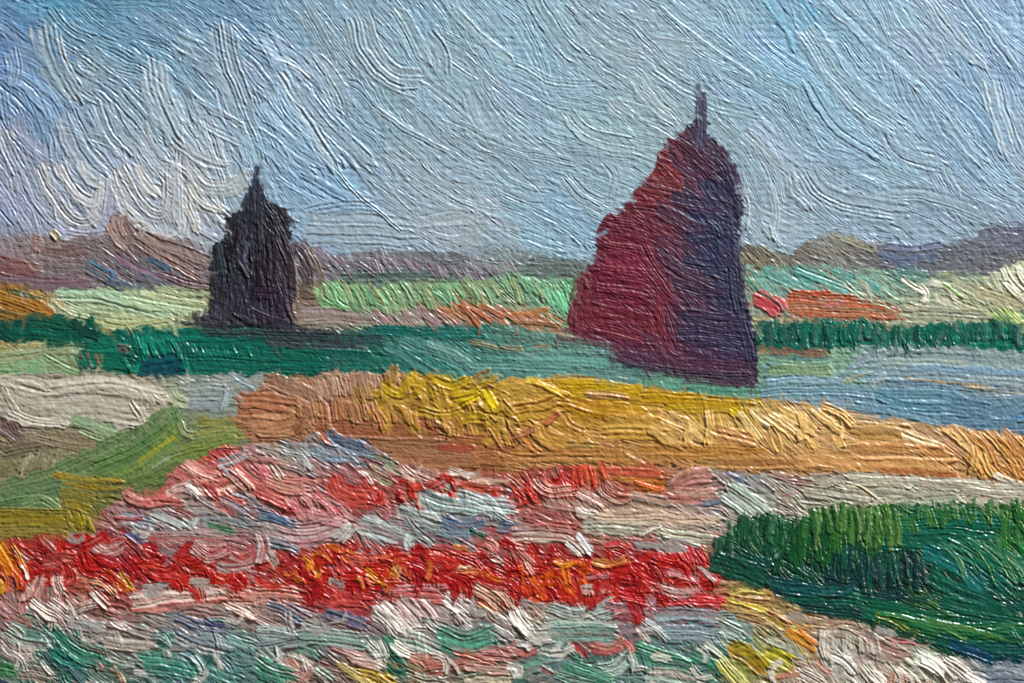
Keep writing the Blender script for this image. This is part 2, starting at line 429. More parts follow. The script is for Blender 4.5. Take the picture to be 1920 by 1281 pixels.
S_('sky_paint', """
45 2.5 a3b4b8/7fa0ae 90,22 125,62 182,88 p7 e.9
30 2 7f9fb8/6a90b0 10,40 70,85 140,120
34 1.8 5f90b4/86a6c4 0,85 60,110 130,150
24 1.5 8288b8/6c9cb8 0,12 40,35 75,52 d.2
60 3.2 a2b0ae/d2d4cc 84,46 98,110 128,168 152,202 p9 a1.7
14 2.5 b4c0c4 182,118 165,150 148,185 a1.2
16 2.5 a8b8c0 196,128 178,155 165,180
34 2.6 9fb4c4/c4d0d6 24,92 30,130 22,165 a1.2
34 2.6 b4c2ca/8fa8c0 10,172 14,205 22,235
56 3.2 aab4b4/d4d4cc 114,214 132,268 168,322 205,350 p9 a1.6
60 2.8 a4b8c2/c4d0d4 190,190 214,248 258,300 p8 a1.4
30 2.2 84a8be/a8bccb 225,175 260,215 290,250
66 3.6 a4bcc8/dbe4e6 288,116 305,190 348,272 p10 a1.9
40 2.5 8cacc0/a4bccb 335,110 370,165 415,215 p6 a.9
54 3.2 a8bcc8/d4dee2 414,44 430,120 468,210 p9 a1.5
8 1.2 8f8cb8/a09cc0 330,44 365,78 402,112 d.2
20 3 ccd4d8/b0c0cc 364,186 410,212 462,243 p9
22 2.6 b4c8d6/98b4c8 380,228 420,252 462,272 p8
22 3.4 c8ccc6/dcdcd4 272,226 288,272 312,306
26 3.8 d6d6ce/b4b8b4 330,265 380,300 440,315
18 3.5 dadad2 300,300 335,312 360,335
30 2.4 a09cc0/b0b0c8 20,238 70,288 132,328 d.15
42 3 b8bcbc/d8d8d4 2,240 22,290 50,340 p9 a1.5
12 2 b088b4/a080ac 445,105 472,130 500,160 d.35
10 1.5 a878a8/b494b8 508,62 560,90 612,124 672,152 d.3
16 3 cfd6d8 520,110 560,130 590,150
30 3.2 bcc6c8/d4d8d6 522,132 585,235 640,322 p9 a1.5
40 2.6 a8b8be/c4ccce 548,160 620,240 705,322 p8 a1.3
36 2.6 82b0cc/c4d8e4 486,232 530,262 600,320 p9
30 2.4 6fa4c8/b4ccdc 484,268 525,300 570,345
70 2.8 a4b6be/c8d2d4 668,28 694,105 740,148 800,158 p8 a1.4
40 2.4 a0b4bc/bcc8cc 742,20 772,70 800,130 p7 a1.2
30 2.2 a8bac0/c0cccf 800,60 830,100 835,150
10 3.6 dcded8 868,98 905,135 962,184
26 2.8 c0ccce/a0b4bc 845,15 900,70 960,120 p9
24 2.6 b4c4c8 700,200 770,250 850,290
60 2.2 94b4c4/b4c8ce 1000,-10 1052,72 1108,124 p7 a1.2
50 2 a0b2bc/b8c4c8 1090,46 1145,94 1225,116 p7 a1.1
40 1.8 9cb2bc/b4c2c8 962,126 1035,162 1125,170 p7
42 2.2 a4b8ba/bcc8c4 1190,142 1225,195 1272,232 p6 a1.1
30 1.8 b0babc/c4cac8 1145,185 1160,205 1185,222
52 2.2 a8bab8/bcc6c2 1062,210 1108,255 1205,276 p7 a1.2
34 1.8 7fb0cc/a8bec8 1222,126 1320,190 1430,222 p8
40 2.2 98b8c8/b4c6ce 1240,0 1330,70 1440,150 p7
14 2 5ca6cc/84bcd4 1340,45 1390,95 1445,135
10 2 5ca6cc 1350,78 1395,118 1440,150
34 2.2 4fa2ce/7cb8d4 1436,-8 1475,45 1502,104 p8
18 2.2 3c9cce/60acd2 1486,-10 1512,14 1534,34
60 2.4 9cb8c6/bccad0 1508,52 1590,170 1700,252 p7 a1.3
50 2.4 90b4c8/b8c8d0 1506,156 1562,240 1650,300 p7 a1.3
40 2.2 a4b6c2/c0ccd4 1550,-5 1650,90 1740,170 p8 a1.2
26 2 80aecc/a4bccc 1665,78 1715,115 1770,165
36 2.4 a8b8c4/c4d0d8 1730,-10 1790,70 1850,130 p8 a1.3
12 3 c8d4da 1745,0 1800,70 1835,118
30 2.4 a0b8cc/bccad8 1800,-10 1850,60 1910,135 p8
40 2.2 7fa8ca/9cb8cc 1770,150 1830,210 1890,292 p7 a1.1
46 2.8 b0c0c4/ccd6d6 1852,146 1874,225 1900,300 p8 a1.4
34 2.6 a8bcc4/c8d2d4 1772,215 1800,260 1850,310 p8 a1.2
44 2 9cb2bc/b4c2c8 1660,245 1690,285 1770,310 p7
30 2.4 a4b8c0/c0ccd0 1395,250 1440,290 1500,350
56 2.2 9cb0bc/b8c4cc 1505,318 1555,372 1700,402 p7 a1.2
40 1.8 90a8b4/acbac0 1660,360 1760,372 1880,420 p7
24 3 c0ccd0/a8b8c0 1440,345 1452,400 1440,460 a1.2
26 3 c4ced2/acbcc4 1478,325 1490,365 1520,395 a1.3
12 4 dce2e2 1443,422 1452,446 1466,468 a.7
9 3.4 c8d2d6 1402,470 1412,440 1425,420
16 3 c8d0d4 1395,350 1405,390 1400,430
40 1.8 a0b4bc/b8c4c8 1055,330 1090,370 1140,395 p6 a1
30 1.8 8cb0c4/acc0c8 1000,395 1060,425 1105,470 p6
30 1.8 a8bcc4 1125,300 1150,330 1140,380
60 2 9cb4c4/c0ccd2 570,408 650,392 735,398 p8 a1.2 r.8
70 2 9cb2c0/c0cacf 568,430 680,432 800,440 p8 a1.2
34 2.6 c4cac6/a8b4b4 780,415 850,408 905,412 p8
30 2 a8b4b8/c0c8c8 800,440 850,450 890,440
36 2.6 7cacd0/b8d0e0 560,330 615,360 665,385 p8
20 2.4 8cb4d0/6ca0cc 520,330 575,365 625,382
12 3.6 ccd2d2 628,320 690,382 755,435
14 3 b8c4c8 705,330 760,390 820,430
34 1.8 a8b4b6/bcc4c2 860,470 885,440 912,400 p6
""", jit=.04, mix=.42, rag=.8, ridge=.35, lift=.26, fade=.6, soft=5, field=SKYC, fk=.42)  # stroke colours include some gloss highlight, blended towards the sky field
# the swirling thick strokes low on the left
S_('sky_paint', """
30 3 b0aec8/c8ccd4 20,330 45,395 70,430
26 3 b8bcc8/a8a4c8 40,318 72,388 130,440 176,442 204,402 212,340
30 3.4 c2c8cc/dededa 76,310 104,372 148,416 184,402 198,332 a1.6
30 3.4 bcc6ce/dcdcd8 112,310 140,360 176,380 192,345 a1.6
24 3 c4ccd0/d8d8d4 150,305 170,338 192,345
20 2.6 b4b0cc/c4c4d4 200,410 206,370 212,330
28 3.4 ccd0d0/e0e0da 212,322 236,388 276,430 316,446 344,428 346,345 a1.6
32 3.4 c8ced0/dededa 228,312 256,366 290,402 316,394 320,322 a1.6
24 3.4 d0d2d0/e4e2da 256,308 276,345 306,372
22 3.2 c0ccd4/dce0e0 330,305 334,360 336,428 a1.5
40 3.4 d0d4d2/b8c0c0 356,318 385,350 430,352 468,322 a1.5
26 3.6 c8ccca/e0ddd2 352,345 376,380 420,400
16 5 e6e4da/d2d2c8 350,382 362,412 376,442 a1
14 4.6 e2e0d6 398,372 412,386 432,402 a1
14 4.6 dcdcd4 394,396 412,414 432,436 a1
20 3 c4c8d4/b0b0c8 376,430 400,445 430,462
30 2.4 a4a8cc/b8c0d8 0,350 20,375 40,412
24 2.4 b4c0da/98a4c8 0,392 16,408 34,428
6 1.4 ae6ea8/b890bc 0,421 30,432 64,436 d.2
8 1.4 a878ac 78,428 90,432 98,436 d.3
26 2.4 b4b4cc/c4c8d0 120,440 165,446 210,440
""", jit=.04, mix=.35, rag=.7, ridge=.4, lift=.3, fade=.5, soft=4, field=SKYC, fk=.8)  # some ridge highlight is mixed into these pale colours too

# ------------------------------------------------------------------ distant hills
HILLC = cfield("""0,450,98909c 30,500,8c6c6c 60,470,a8948c 130,480,8a7674 230,420,94807e 250,450,8c706c 180,520,7c6c76 100,540,74646e 330,470,86787a 380,520,846e6e 290,510,62707c 390,460,9498a4
600,490,847e8a 700,490,86808e 800,500,7c7c88 900,490,8a8a94 1000,505,74807e 700,525,647874 850,520,5c706c 950,465,8c9c9c 920,470,78908c 1060,500,6c7c7a
1410,480,74705c 1450,475,787868 1560,460,8a8c80 1600,480,74706e 1700,480,6c7284 1750,460,70788a 1850,440,6c7484 1900,440,646c84 1900,500,6c6c70 1780,510,6a6e72 1500,490,746c66 2100,470,6c7484""")
HILLC[:, 2:] = 0.7 * HILLC[:, 2:] + 0.3 * HILLC[:, 2:].mean(1, keepdims=True)
HILLA = afield("0,450,20 30,510,2 230,420,70 130,480,5 300,500,35 380,480,25 100,540,0 700,485,40 600,490,50 850,520,2 930,460,-50 950,500,35 1000,505,2 1410,480,55 1560,455,25 1700,480,2 1850,440,-10 1900,500,0")
hm = coat('hill_paint', "-300,440 60,440 120,452 200,440 215,402 240,400 262,430 330,448 400,465 560,455 640,478 760,470 900,482 960,468 1080,490 1240,500 1400,462 1480,478 1550,436 1640,462 1760,462 1850,435 1930,415 2300,380 2300,560 -300,560", HILLC)
fill('hill_paint', hm, HILLC, HILLA, (40, 95), (16, 30), 23, c2j=.2, ang=8, h=1.0, am=.65, pitch=5.4, mix=.5, ridge=.2, pile=.3, flat=.18, rag=.8, soft=4)
S_('hill_paint', """
34 2.4 94706c/a8948e 226,402 222,425 232,452 p6
18 2 a89088 205,420 220,450 240,468
14 2.4 9c7870 62,438 64,460 62,478 ; 12 2.4 a48880 76,440 78,460 76,476
26 2 946460/7c6464 0,488 40,500 80,508 p6 ; 20 2 8c5c5c 0,505 30,512 70,516
26 1.6 846870/70606c 0,528 80,530 170,536 p6
20 2 8a7270/745c58 80,470 120,474 170,470
16 2.4 9c8480 55,486 66,500 78,502
30 2.6 7c6a68/9c8078 255,450 310,480 380,520 p7 ; 26 2.4 8c7874/a08c84 262,440 320,462 395,490 p7
22 2.2 5c7488/8c8488 160,495 200,520 250,545 p7
24 2.2 84606a/74788a 215,480 260,505 310,530 p7
10 3 3c6c94/54809c 172,490 196,505 214,512 206,528
12 3.4 587088/3c6080 280,486 300,494 325,512 a.6
14 1.8 606c7c 200,530 235,535 262,545
20 2.4 8a7076/70646c 300,515 350,530 398,540 p6
20 1.8 647c78/5c706c 640,522 730,518 850,520 ; 16 1.6 4c6460/70847c 660,512 760,510 840,512
26 1.6 647470/788480 960,508 1020,506 1078,508 p6
26 1.2 647c78/80948f 900,472 925,462 950,474 m.6 d.15 ; 16 1.2 5c7470/788c88 915,468 932,456 950,470 m.5 d.2
12 2 8c7860 1388,470 1410,490 1425,510 ; 14 2 848870/706450 1400,462 1425,482 1450,505 ; 12 2 787058 1420,460 1450,482
18 2 8c8c78/a09c88 1552,440 1590,452 1640,470
16 1.4 646e8c/747c90 1655,462 1710,466 1765,458 ; 18 1.4 62708c/747884 1645,478 1700,488 1760,480 ; 8 1.4 5c7498 1680,498 1715,502
""")
comb('hill_paint', "560,478 640,486 760,490 880,494 960,500", 34, (26, 46), 48, (9, 14), '8c7c88/7c6c78/a0949c/94808a/746c78', h=2.2, am=.8, mix=.4)
comb('hill_paint', "1390,478 1440,486 1480,490", 9, (20, 34), 55, (8, 12), '84806c/6c6450/94947c', h=2, am=.7)

# ------------------------------------------------------------------ far meadow strips
MEADC = cfield("""20,560,9c6c3a 60,590,94703c 90,570,a47840 0,640,8c8a58 130,560,b8ccb0 250,570,a8c4a0 350,570,b0bc98 300,600,b4bc90 390,575,a8a888 120,600,b4c09c 230,620,acb488 60,645,a8ac88
200,650,98a884 60,665,98ac80 60,690,7cac84 150,690,94ac88 580,560,846c60 640,560,7cb084 720,560,8cbc88 850,560,88bc90 950,560,84b898 1050,570,6cb48c 1000,550,7cac94
600,600,988880 700,605,908080 780,600,987c78 850,590,a07068 900,590,a86c50 1000,595,a4705c 1050,600,987860 880,620,6c7c6c 1020,620,7c8878
1400,520,7c8c74 1430,530,84a894 1500,530,5c9c94 1560,540,6ca49c 1650,550,84b0a0 1700,520,648c88 1800,520,6c8880 1430,560,90a090 1520,575,b45c40 1600,580,b06448 1650,595,a88468
1730,590,989c88 1720,560,a8b49c 1800,560,c0c0a4 1860,590,acac8c 1900,540,ccccb4 1900,590,8cac70 1600,610,8c8c80 2100,560,acb498""")
MEADA = afield("20,570,25 60,600,25 200,560,14 300,570,12 150,600,8 60,645,0 60,670,-8 60,690,0 150,690,15 640,560,55 750,560,60 900,555,50 1000,555,45 1060,570,60 600,600,2 700,600,15 780,600,45 900,590,32 1000,600,25 1450,525,45 1550,535,35 1650,550,35 1750,520,0 1800,560,35 1900,545,55 1550,580,2 1700,590,0 1900,590,50")
mm = coat('meadow_paint', "-300,538 40,532 90,548 140,545 200,545 300,540 400,545 600,525 660,535 760,528 880,530 960,512 1075,525 1100,650 1400,640 1390,505 1500,500 1640,505 1760,512 1850,520 1900,492 2300,470 2300,625 1400,630 1000,640 560,625 400,612 300,640 200,660 160,712 -300,712", MEADC)
fill('meadow_paint', mm, MEADC, MEADA, (45, 100), (16, 28), 24, c2j=.2, ang=7, h=1.2, am=.85, pitch=5.4, mix=.4, ridge=.25, flat=.25, rag=.8, soft=4)
S_('meadow_paint', """
30 3 c4d4b8/a8c8a8 110,552 180,556 250,570 330,596 p8 a1.6 ; 34 3 b4d0b0/c8d0a8 230,556 300,568 392,585 p8 a1.5
20 3.4 d0d8bc/b8c89c 95,565 120,585 170,600 a1.3 ; 16 2.6 c0c898 200,600 280,604 320,600
30 2 b0b890/c4c490 170,612 250,618 330,606 ; 20 2 b0b484/98ac88 180,630 230,628 300,620
10 1.6 b4a050 190,622 230,628 
30 2.4 b07c38/8c6430 0,560 50,575 100,592 p6 ; 26 2 6c5c34/a07038 0,590 40,600 80,612 p6 ; 18 2 c08040 60,560 90,578 104,596
14 1.8 5c6c48 20,545 50,552 80,562 d.3 ; 12 1.8 a0a098 40,550 60,560 d.4
22 2 acb08c/8cac84 0,672 90,658 200,640 p7 ; 20 2 70b084/9cb48c 0,688 50,686 92,690 p6 ; 30 2 9cac88/84a47c 82,668 120,690 170,706 p7
10 1.6 c0b484 0,650 80,648 160,642 ; 14 1.8 84b48c 0,700 40,700 84,698
26 3.2 8cc48c/b0d8a8 600,540 606,562 640,580 a1.4 ; 22 3.4 a0d0a0/7cb880 625,545 632,566 655,580
""")
comb('meadow_paint', "605,530 700,534 860,536 960,522 1070,538", 44, (34, 58), 56, (10, 16), '70a478/88b488/649870/94ac7c/7cac8c/a0ac7c', h=2.6, am=1.0, bend=.2, mix=.35)
comb('meadow_paint', "1020,540 1068,545", 6, (36, 56), 64, (9, 13), '5cc08c/98dcb4/7cc498', h=2.8, am=1.0)
S_('meadow_paint', """
30 1.6 a09488/887870 560,598 620,596 690,602 p7 ; 14 1.8 ac9898 560,582 610,582 660,588
""")
comb('meadow_paint', "690,588 760,586 830,590", 16, (30, 50), 45, (10, 14), '988488/a87c80/8c8c84/b09490', h=2.4, am=.8)
comb('meadow_paint', "820,574 880,572 940,584 1000,590", 16, (44, 74), 32, (10, 15), 'b87050/a86448/c08460/a07868', h=2.6, am=1.0, bend=.2)
S_('meadow_paint', """
14 2.8 b4744c 960,590 1000,585 1030,578 ; 10 3 c08458 1005,596 1020,580 1030,602 ; 10 2.8 b07048 1025,585 1045,596 1060,606 ; 12 2 a87c5c 960,604 1000,606 1050,612
12 1.6 a87058 990,628 1040,630 1090,640 d.3
24 2 5ca49c/8cbcb0 1430,505 1480,530 1530,552 p7 ; 22 2 64a89c/7cb0a8 1490,505 1550,528 1610,555 p7 ; 20 2 74a8a0 1560,508 1610,525 1660,550
14 2 88bcb4 1398,498 1420,520 1440,545 ; 12 2 5c9484 1395,515 1410,535 1425,550
30 2 b85434/b86848 1478,555 1540,562 1612,568 p7 ; 26 1.8 b45838/a88468 1476,578 1560,582 1690,590 p6 d.25 ; 10 2 bc5c3c 1500,548 1520,550 1555,548 ; 10 1.8 b46444 1590,575 1630,574 1660,578 ; 8 1.6 b0684c 1540,594 1620,596 1700,600 d.3 ; 7 1.6 b86040 1590,562 1640,566 1672,572 d.2
10 2 c87c84 1540,576 1560,572 1580,566
36 4 b82438/d04c58 1414,556 1440,568 1462,588 p10 a1.8 e.8 ; 16 3.6 d8606c 1446,556 1464,570 1470,584
22 2 a89c78/9ca08c 1410,600 1500,606 1560,606
12 2.6 c0c8b0 1580,530 1600,548 1620,560 ; 10 2.8 ccd0b8 1604,524 1625,540 1632,566 ; 10 2.6 b8c8ac 1650,540 1670,558 1690,568
14 4 e8e8d4/c4c4a8 1690,524 1710,538 1730,548 ; 16 4.2 eceadA 1722,536 1735,552 1728,572 ; 14 4 e4e4d0 1740,530 1775,540 1790,565 a1 ; 10 3 8cb85c 1765,532 1790,550 1806,560
18 3.2 d0d0b8/b0b094 1780,525 1815,545 1850,570 ; 14 3 c8c8ac 1700,572 1720,578 1740,568 ; 16 3 ccccb4 1755,548 1760,565 1790,572
26 1.8 a8a888/98a090 1720,586 1790,588 1860,594 p7
18 4.5 ececdc/d4d8c0 1878,500 1890,525 1915,550 a1.2 ; 20 4.5 f0f0e0/d8dcc8 1905,500 1915,520 1940,545 a1.2 ; 16 4 e4e4d0 1880,530 1900,552 1935,580
16 3 98b868/c8d49c 1872,580 1890,600 1915,625 ; 12 3 a8cc5c/d0d8a0 1885,575 1905,598 1925,615 ; 14 2.6 8cac60 1850,585 1870,605 1890,625
30 1.8 b0a888/a09c80 1830,545 1870,560 1920,575
""")

# ------------------------------------------------------------------ dark green hedge bands and the teal field
HEDC = cfield("20,620,1c5c50 80,615,146454 150,620,1c6c58 200,680,187460 300,640,1c7464 300,690,0c5058 420,650,187464 450,690,14705c 540,650,1c685c 600,680,106c58 1450,620,0c6858 1600,620,10705c 1750,625,107460 1900,635,147460 2100,640,147460 -150,620,186050")
HEDA = afield("60,620,3 200,680,0 270,650,65 320,650,65 400,680,2 420,630,5 550,660,2 1450,625,100 1600,625,98 1800,620,95 1900,640,60")
WATC = cfield("""600,640,3c4c54 650,650,3c605c 580,690,10685a 700,690,20705e 800,650,4c8078 820,690,3c7c70 900,660,609488 950,690,5c8c84 1050,680,6c9c94 1100,700,6c9890 850,625,2c6c68 900,630,346c64 760,630,305c54 1000,640,74907c 1150,680,5c7c7c
1150,720,6c948c 1300,725,5c8c74 1420,735,6c9488 1440,670,749474 1500,680,74946c 1560,690,84a48c 1500,720,84a4b4 1600,740,7898ac 1700,680,90a4a8 1850,680,98a8a8 1900,720,90a0a4 1700,720,8c9ca8 1700,760,5c8494 1800,760,60849a 1900,780,587c98 1600,760,7c94a0 1850,740,7890a0 2100,740,8098a4""")
WATA = afield("600,650,0 700,690,0 800,660,30 850,670,40 950,690,3 1100,690,4 1300,725,3 1500,690,0 1700,700,3 1800,770,3 1900,760,-6")
hd = coat('hedge_paint', "-300,595 60,600 120,590 180,598 190,625 220,618 330,612 400,612 560,618 620,640 620,702 480,706 340,706 260,704 160,700 145,672 165,645 120,640 -300,645", HEDC)
wt = coat('water_paint', "555,622 760,614 960,612 1080,640 1200,660 1410,655 1560,648 1700,640 2300,640 2300,830 1930,815 1700,800 1600,780 1420,745 1250,745 1080,728 950,735 850,720 560,716", WATC)
fill('water_paint', wt, WATC, WATA, (70, 160), (16, 30), 24, c2j=.14, ang=3, h=.9, am=.6, pitch=5.4, mix=.45, ridge=.2, flat=.15, rag=.8, soft=4)
fill('hedge_paint', hd, HEDC, HEDA, (50, 110), (16, 28), 23, c2j=.3, ang=6, h=1.2, am=.7, pitch=5.4, mix=.35, ridge=.25, flat=.2, rag=.8, soft=4)
S_('hedge_paint', """
28 2 187460/0c5848 55,600 110,606 170,622 p6 ; 30 2 14604c/206c58 60,625 120,628 165,630 p6 ; 22 2.2 0c4840 135,600 160,620 190,630
26 2 0c4438/1c5c4c 0,612 20,630 45,640
36 2 1c8068/0c5c4c 150,672 210,676 260,685 p6 ; 30 2 1c7c68/148068 170,655 230,650 260,645 p6
46 2.4 0c4c5c/10606c 268,690 310,684 350,674 p6 ; 46 2 147460/107060 350,680 420,682 500,690 p6
14 3 2c9480/0c6858 345,664 350,682 358,704 ; 12 3 208c78 262,680 254,700 250,706 ; 10 2.6 1c8470 235,672 245,690 252,700
26 2 147868/1c8474 300,630 370,628 420,632 ; 30 2 10685c/187868 420,640 480,636 560,640 p6
18 2.6 8c8c84/64706c 222,652 236,654 248,658 p12 ; 8 3 704438 228,656 240,658
8 2 7c8078 142,672 150,684 156,692 ; 8 2 84705c 150,662 158,672 ; 8 2.2 a09c94 172,682 176,690
40 2 10685a/147460 480,672 540,676 620,684 p6 ; 30 2 0c6454/1c7060 480,700 540,696 610,694 p6
""")
comb('hedge_paint', "246,632 290,634 330,636", 15, (30, 50), 66, (8, 12), '1c8c78/107460/2c9c84/0c5c50', h=2.8, am=.9, mix=.1)
comb('hedge_paint', "340,648 420,652 470,650", 18, (12, 24), 72, (6, 9), '1c8470/2c9484/10685c', h=2.2, am=.5, mix=.1)
comb('hedge_paint', "160,662 190,664", 6, (14, 24), 80, (5, 8), 'a08468/74705c/607468', h=2.2, am=.4)
S_('water_paint', """
26 1.4 34444c/28584c 490,630 600,634 720,640 p6 ; 20 1.4 443c48/3c5c58 500,640 600,648 690,650 p6
18 1.6 20645c/106458 600,660 700,666 ; 20 1.6 206c64 700,618 800,622 850,622
24 1.6 1c645c/3c7c74 790,625 850,626 910,628
8 2 848890 668,650 690,654
24 2 5c8c84/48807c 720,650 780,680 820,705 p7 ; 24 2 689890/508480 750,640 830,668 875,690 872,715 p7 ; 22 2 64948c/7ca49c 800,640 860,665 895,690
22 1.6 6c9c94/5c8c88 880,690 980,694 1060,700 p7 ; 22 1.6 70a098/5c948c 970,670 1060,676 1140,684 p7
22 1.6 6c9c94/64908c 1000,712 1100,712 1200,720 p7 ; 18 1.6 5c947c/74a08c 1200,715 1300,720 1420,728 ; 18 1.6 58907c 1220,730 1300,735 1400,738
14 1.8 84a49c 960,655 990,665 1010,672 ; 12 1.6 8c8468 880,640 930,650 980,656 d.3 ; 10 1.6 a08068 1000,648 1040,652 d.4
40 1.6 8ca4a8/a4b0a4 1650,672 1760,676 1930,688 p10 a1.2 m.45 ; 40 1.6 849cac/a0aca0 1640,700 1760,700 1930,712 p10 a1.1 m.45 ; 24 1.6 8c9ca4/9ca8a0 1660,655 1780,652 1900,660 p9 m.45 ; 16 1.6 7898b0 1700,690 1800,692 1920,700 d.3 ; 12 1.6 7c9cb4 1660,716 1760,718 1880,726 d.3
22 1.8 84a8bc/98b0bc 1435,716 1500,710 1582,714 p8 ; 26 1.8 7ca0b4/8ca8b4 1430,735 1540,732 1640,738 p8
38 1.8 709498/6c9070 1440,672 1500,676 1560,678 p7 ; 22 1.8 7c9c70/8ca484 1440,695 1490,692 1560,698
14 2 8ca4a4/7c98a0 1572,712 1596,690 1628,668 ; 24 1.8 8ca0b0/a0b0b8 1600,680 1630,670 1660,665
34 1.8 6490a4/7ca0b0 1640,742 1720,744 1800,748 p8 ; 18 2.4 588498/6c98a8 1640,752 1690,776 1790,786 p8 ; 20 2.2 5c889c 1645,742 1700,760 1770,764
34 1.8 64889c/5c7c94 1780,758 1820,764 1860,770 p9 ; 26 2 5c849c/7898a4 1855,770 1890,760 1930,745 p9 ; 14 2 4878ac/5c84a8 1856,790 1890,788 1930,780
26 1.6 607f94/68889c 1760,785 1820,792 1930,800 p8 ; 20 1.6 6c8c9c 1600,760 1680,772 1760,790
7 1.8 c8b084 1690,708 1760,716 1850,722 d.15 ; 6 1.8 ccb898 1800,722 1880,735 1930,740 d.15 ; 6 1.8 c4b490 1576,718 1600,708 1630,698 ; 6 1.6 c8b898 1805,726 1860,728 d.2
14 2 a4b4bc 1630,725 1650,708 1660,702
30 1.6 84644c/845c5c 1440,652 1500,652 1560,656 d.15 ; 16 1.6 b08058 1420,658 1440,650
20 1.6 788c9c/90a0ac 1420,760 1500,756 1600,760 d.2
""")
hd2 = coat('hedge_paint', "1420,604 1480,604 1560,600 1620,602 1700,612 1760,606 1850,600 1870,606 1940,615 2300,610 2300,652 1900,660 1850,650 1700,648 1560,650 1500,654 1420,650", HEDC)
comb('hedge_paint', "1424,604 1500,604 1580,604 1640,604", 44, (34, 48), 104, (9, 14), '0c6454/10705c/0c5048/147c6c/587c74/3c6c64/0c4440', h=2.6, am=.7, mix=.3, bend=-.3, spread=14, jy=6)
comb('hedge_paint', "1640,610 1720,616 1770,608 1850,602 1935,612", 58, (30, 46), 100, (9, 14), '0c6454/107460/0c5048/14806c/3c7468/0c4844/64847c', h=2.4, am=.7, mix=.3, bend=-.3, spread=14, jy=6)
comb('hedge_paint', "1930,610 2140,612", 30, (34, 48), 100, (9, 14), '0c7460/10846c/0c5c50', h=2.6, am=.8, mix=.12)
S_('hedge_paint', "12 3.2 0c6c5c 1530,594 1526,612 1518,625 ; 14 3.2 107c68 1612,596 1624,610 1620,632 ; 10 3 0c7460 1510,596 1505,612 1500,630")
# ------------------------------------------------------------------ haystacks
SH = "462,372 480,360 496,372 516,382 540,398 546,430 552,470 556,510 558,540 554,566 552,592 560,612 500,618 440,616 350,606 392,586 398,560 396,466 404,456 424,448 424,406 440,396 456,392"
SHC = cfield("480,340,2c3044 480,390,262634 440,410,343c42 420,470,323444 410,540,2e2e3c 480,480,2a283a 460,430,242432 520,420,363640 540,460,383646 560,520,504658 575,490,605664 500,560,32283c 440,590,444050 520,600,302c42 390,600,545264")
SHA = afield("480,350,88 440,420,100 420,480,90 480,470,88 530,420,60 560,500,75 575,520,80 480,590,86 420,590,95")
S_('hill_paint', "18 2.4 54484c/74686a 548,455 572,480 582,520 ; 16 2.4 64565a/4c4044 560,470 580,500 584,540 ; 14 2.4 7c6c6c 568,452 590,480 600,510 ; 16 2.2 5c5054/483c42 560,500 574,525 566,555 ; 14 2.4 84746c 580,470 598,500 606,525 ; 26 1.6 746058/8c7464 560,560 580,562 596,560", mix=.3)  # brown right side of the small haystack, kept in the hill region
msk = coat('small_haystack_paint', SH, SHC)
mf = msk.astype(f4)
fill('small_haystack_paint', SH, SHC, SHA, (34, 80), (11, 20), 15, c2j=.4, ang=10, h=2.2, am=1.5, pitch=5.6, mix=.2, flat=.35, clip=mf)
S_('small_haystack_paint', """

26 3.4 201c28/3c3c48 478,392 482,430 486,470 p7 ; 22 3.4 24202a 446,420 440,450 430,490 p7 ; 14 4 1c1822/54586c 462,420 466,440 452,462
16 4.4 383440/60687c 466,452 458,480 448,505 ; 14 4 282430/585c70 450,485 462,508 472,520
16 3 2c4448/302c3c 410,458 416,490 420,520 ; 12 2.6 2c4c4c/302c38 432,490 438,510 430,530
22 3 342838/241c28 510,440 512,480 510,530 p6 ; 20 3 2c2028 486,480 488,520 490,560 p6
18 3 584448/40343c 530,460 548,500 550,540 ; 30 1.6 34203a/40304a 480,545 500,548 522,548 p6
20 2.4 3c3444/544c5c 470,575 500,592 545,604 ; 16 2.6 54404c 540,560 545,585 556,606
14 3 54586a/302c3a 440,585 460,600 480,612
""", mix=.1)
S_('small_haystack_paint', "36 2 30303e/3c4050 477,368 477,392 478,425 ; 28 2 303444/3c4454 480,348 479,372 478,405 ; 19 2 303446/444c5c 482,332 482,352 481,380 ; 13 2 34384c 483,312 483,332 482,356 ; 11 2 343848 491,346 494,365 497,388 ; 11 2 3c4050 467,362 462,378 457,394", mix=.08, fade=.15, soft=1, rag=.5)
comb('small_haystack_paint', "356,588 380,584 400,586 440,588", 15, (18, 30), 96, (6, 9), '54505c/44404c/6c6874/38343e', h=2.2, am=.4)
comb('small_haystack_paint', "500,372 525,388 545,412", 8, (14, 26), 58, (6, 9), '48483c/302c2e/5c5c50', h=2.4, am=.4)
comb('small_haystack_paint', "395,470 398,500 396,540 394,580", 9, (14, 26), 85, (6, 10), '38383e/4c4c54/2c2c34/2c5048', h=2.4, am=.4)
comb('small_haystack_paint', "480,596 520,598 552,600", 10, (14, 26), 88, (6, 10), '302838/3c3444/4c4454', h=2.4, am=.4)
S_('small_haystack_paint', "26 1.2 3c3a48/2c4844 380,618 480,622 620,628 d.15 ; 20 1.2 342f40/403c4a 500,614 570,616 640,620 d.3 ; 12 1.4 403c44 345,608 390,608 430,612 d.2 ; 14 1.4 302c38 330,602 360,606 400,608 d.3")

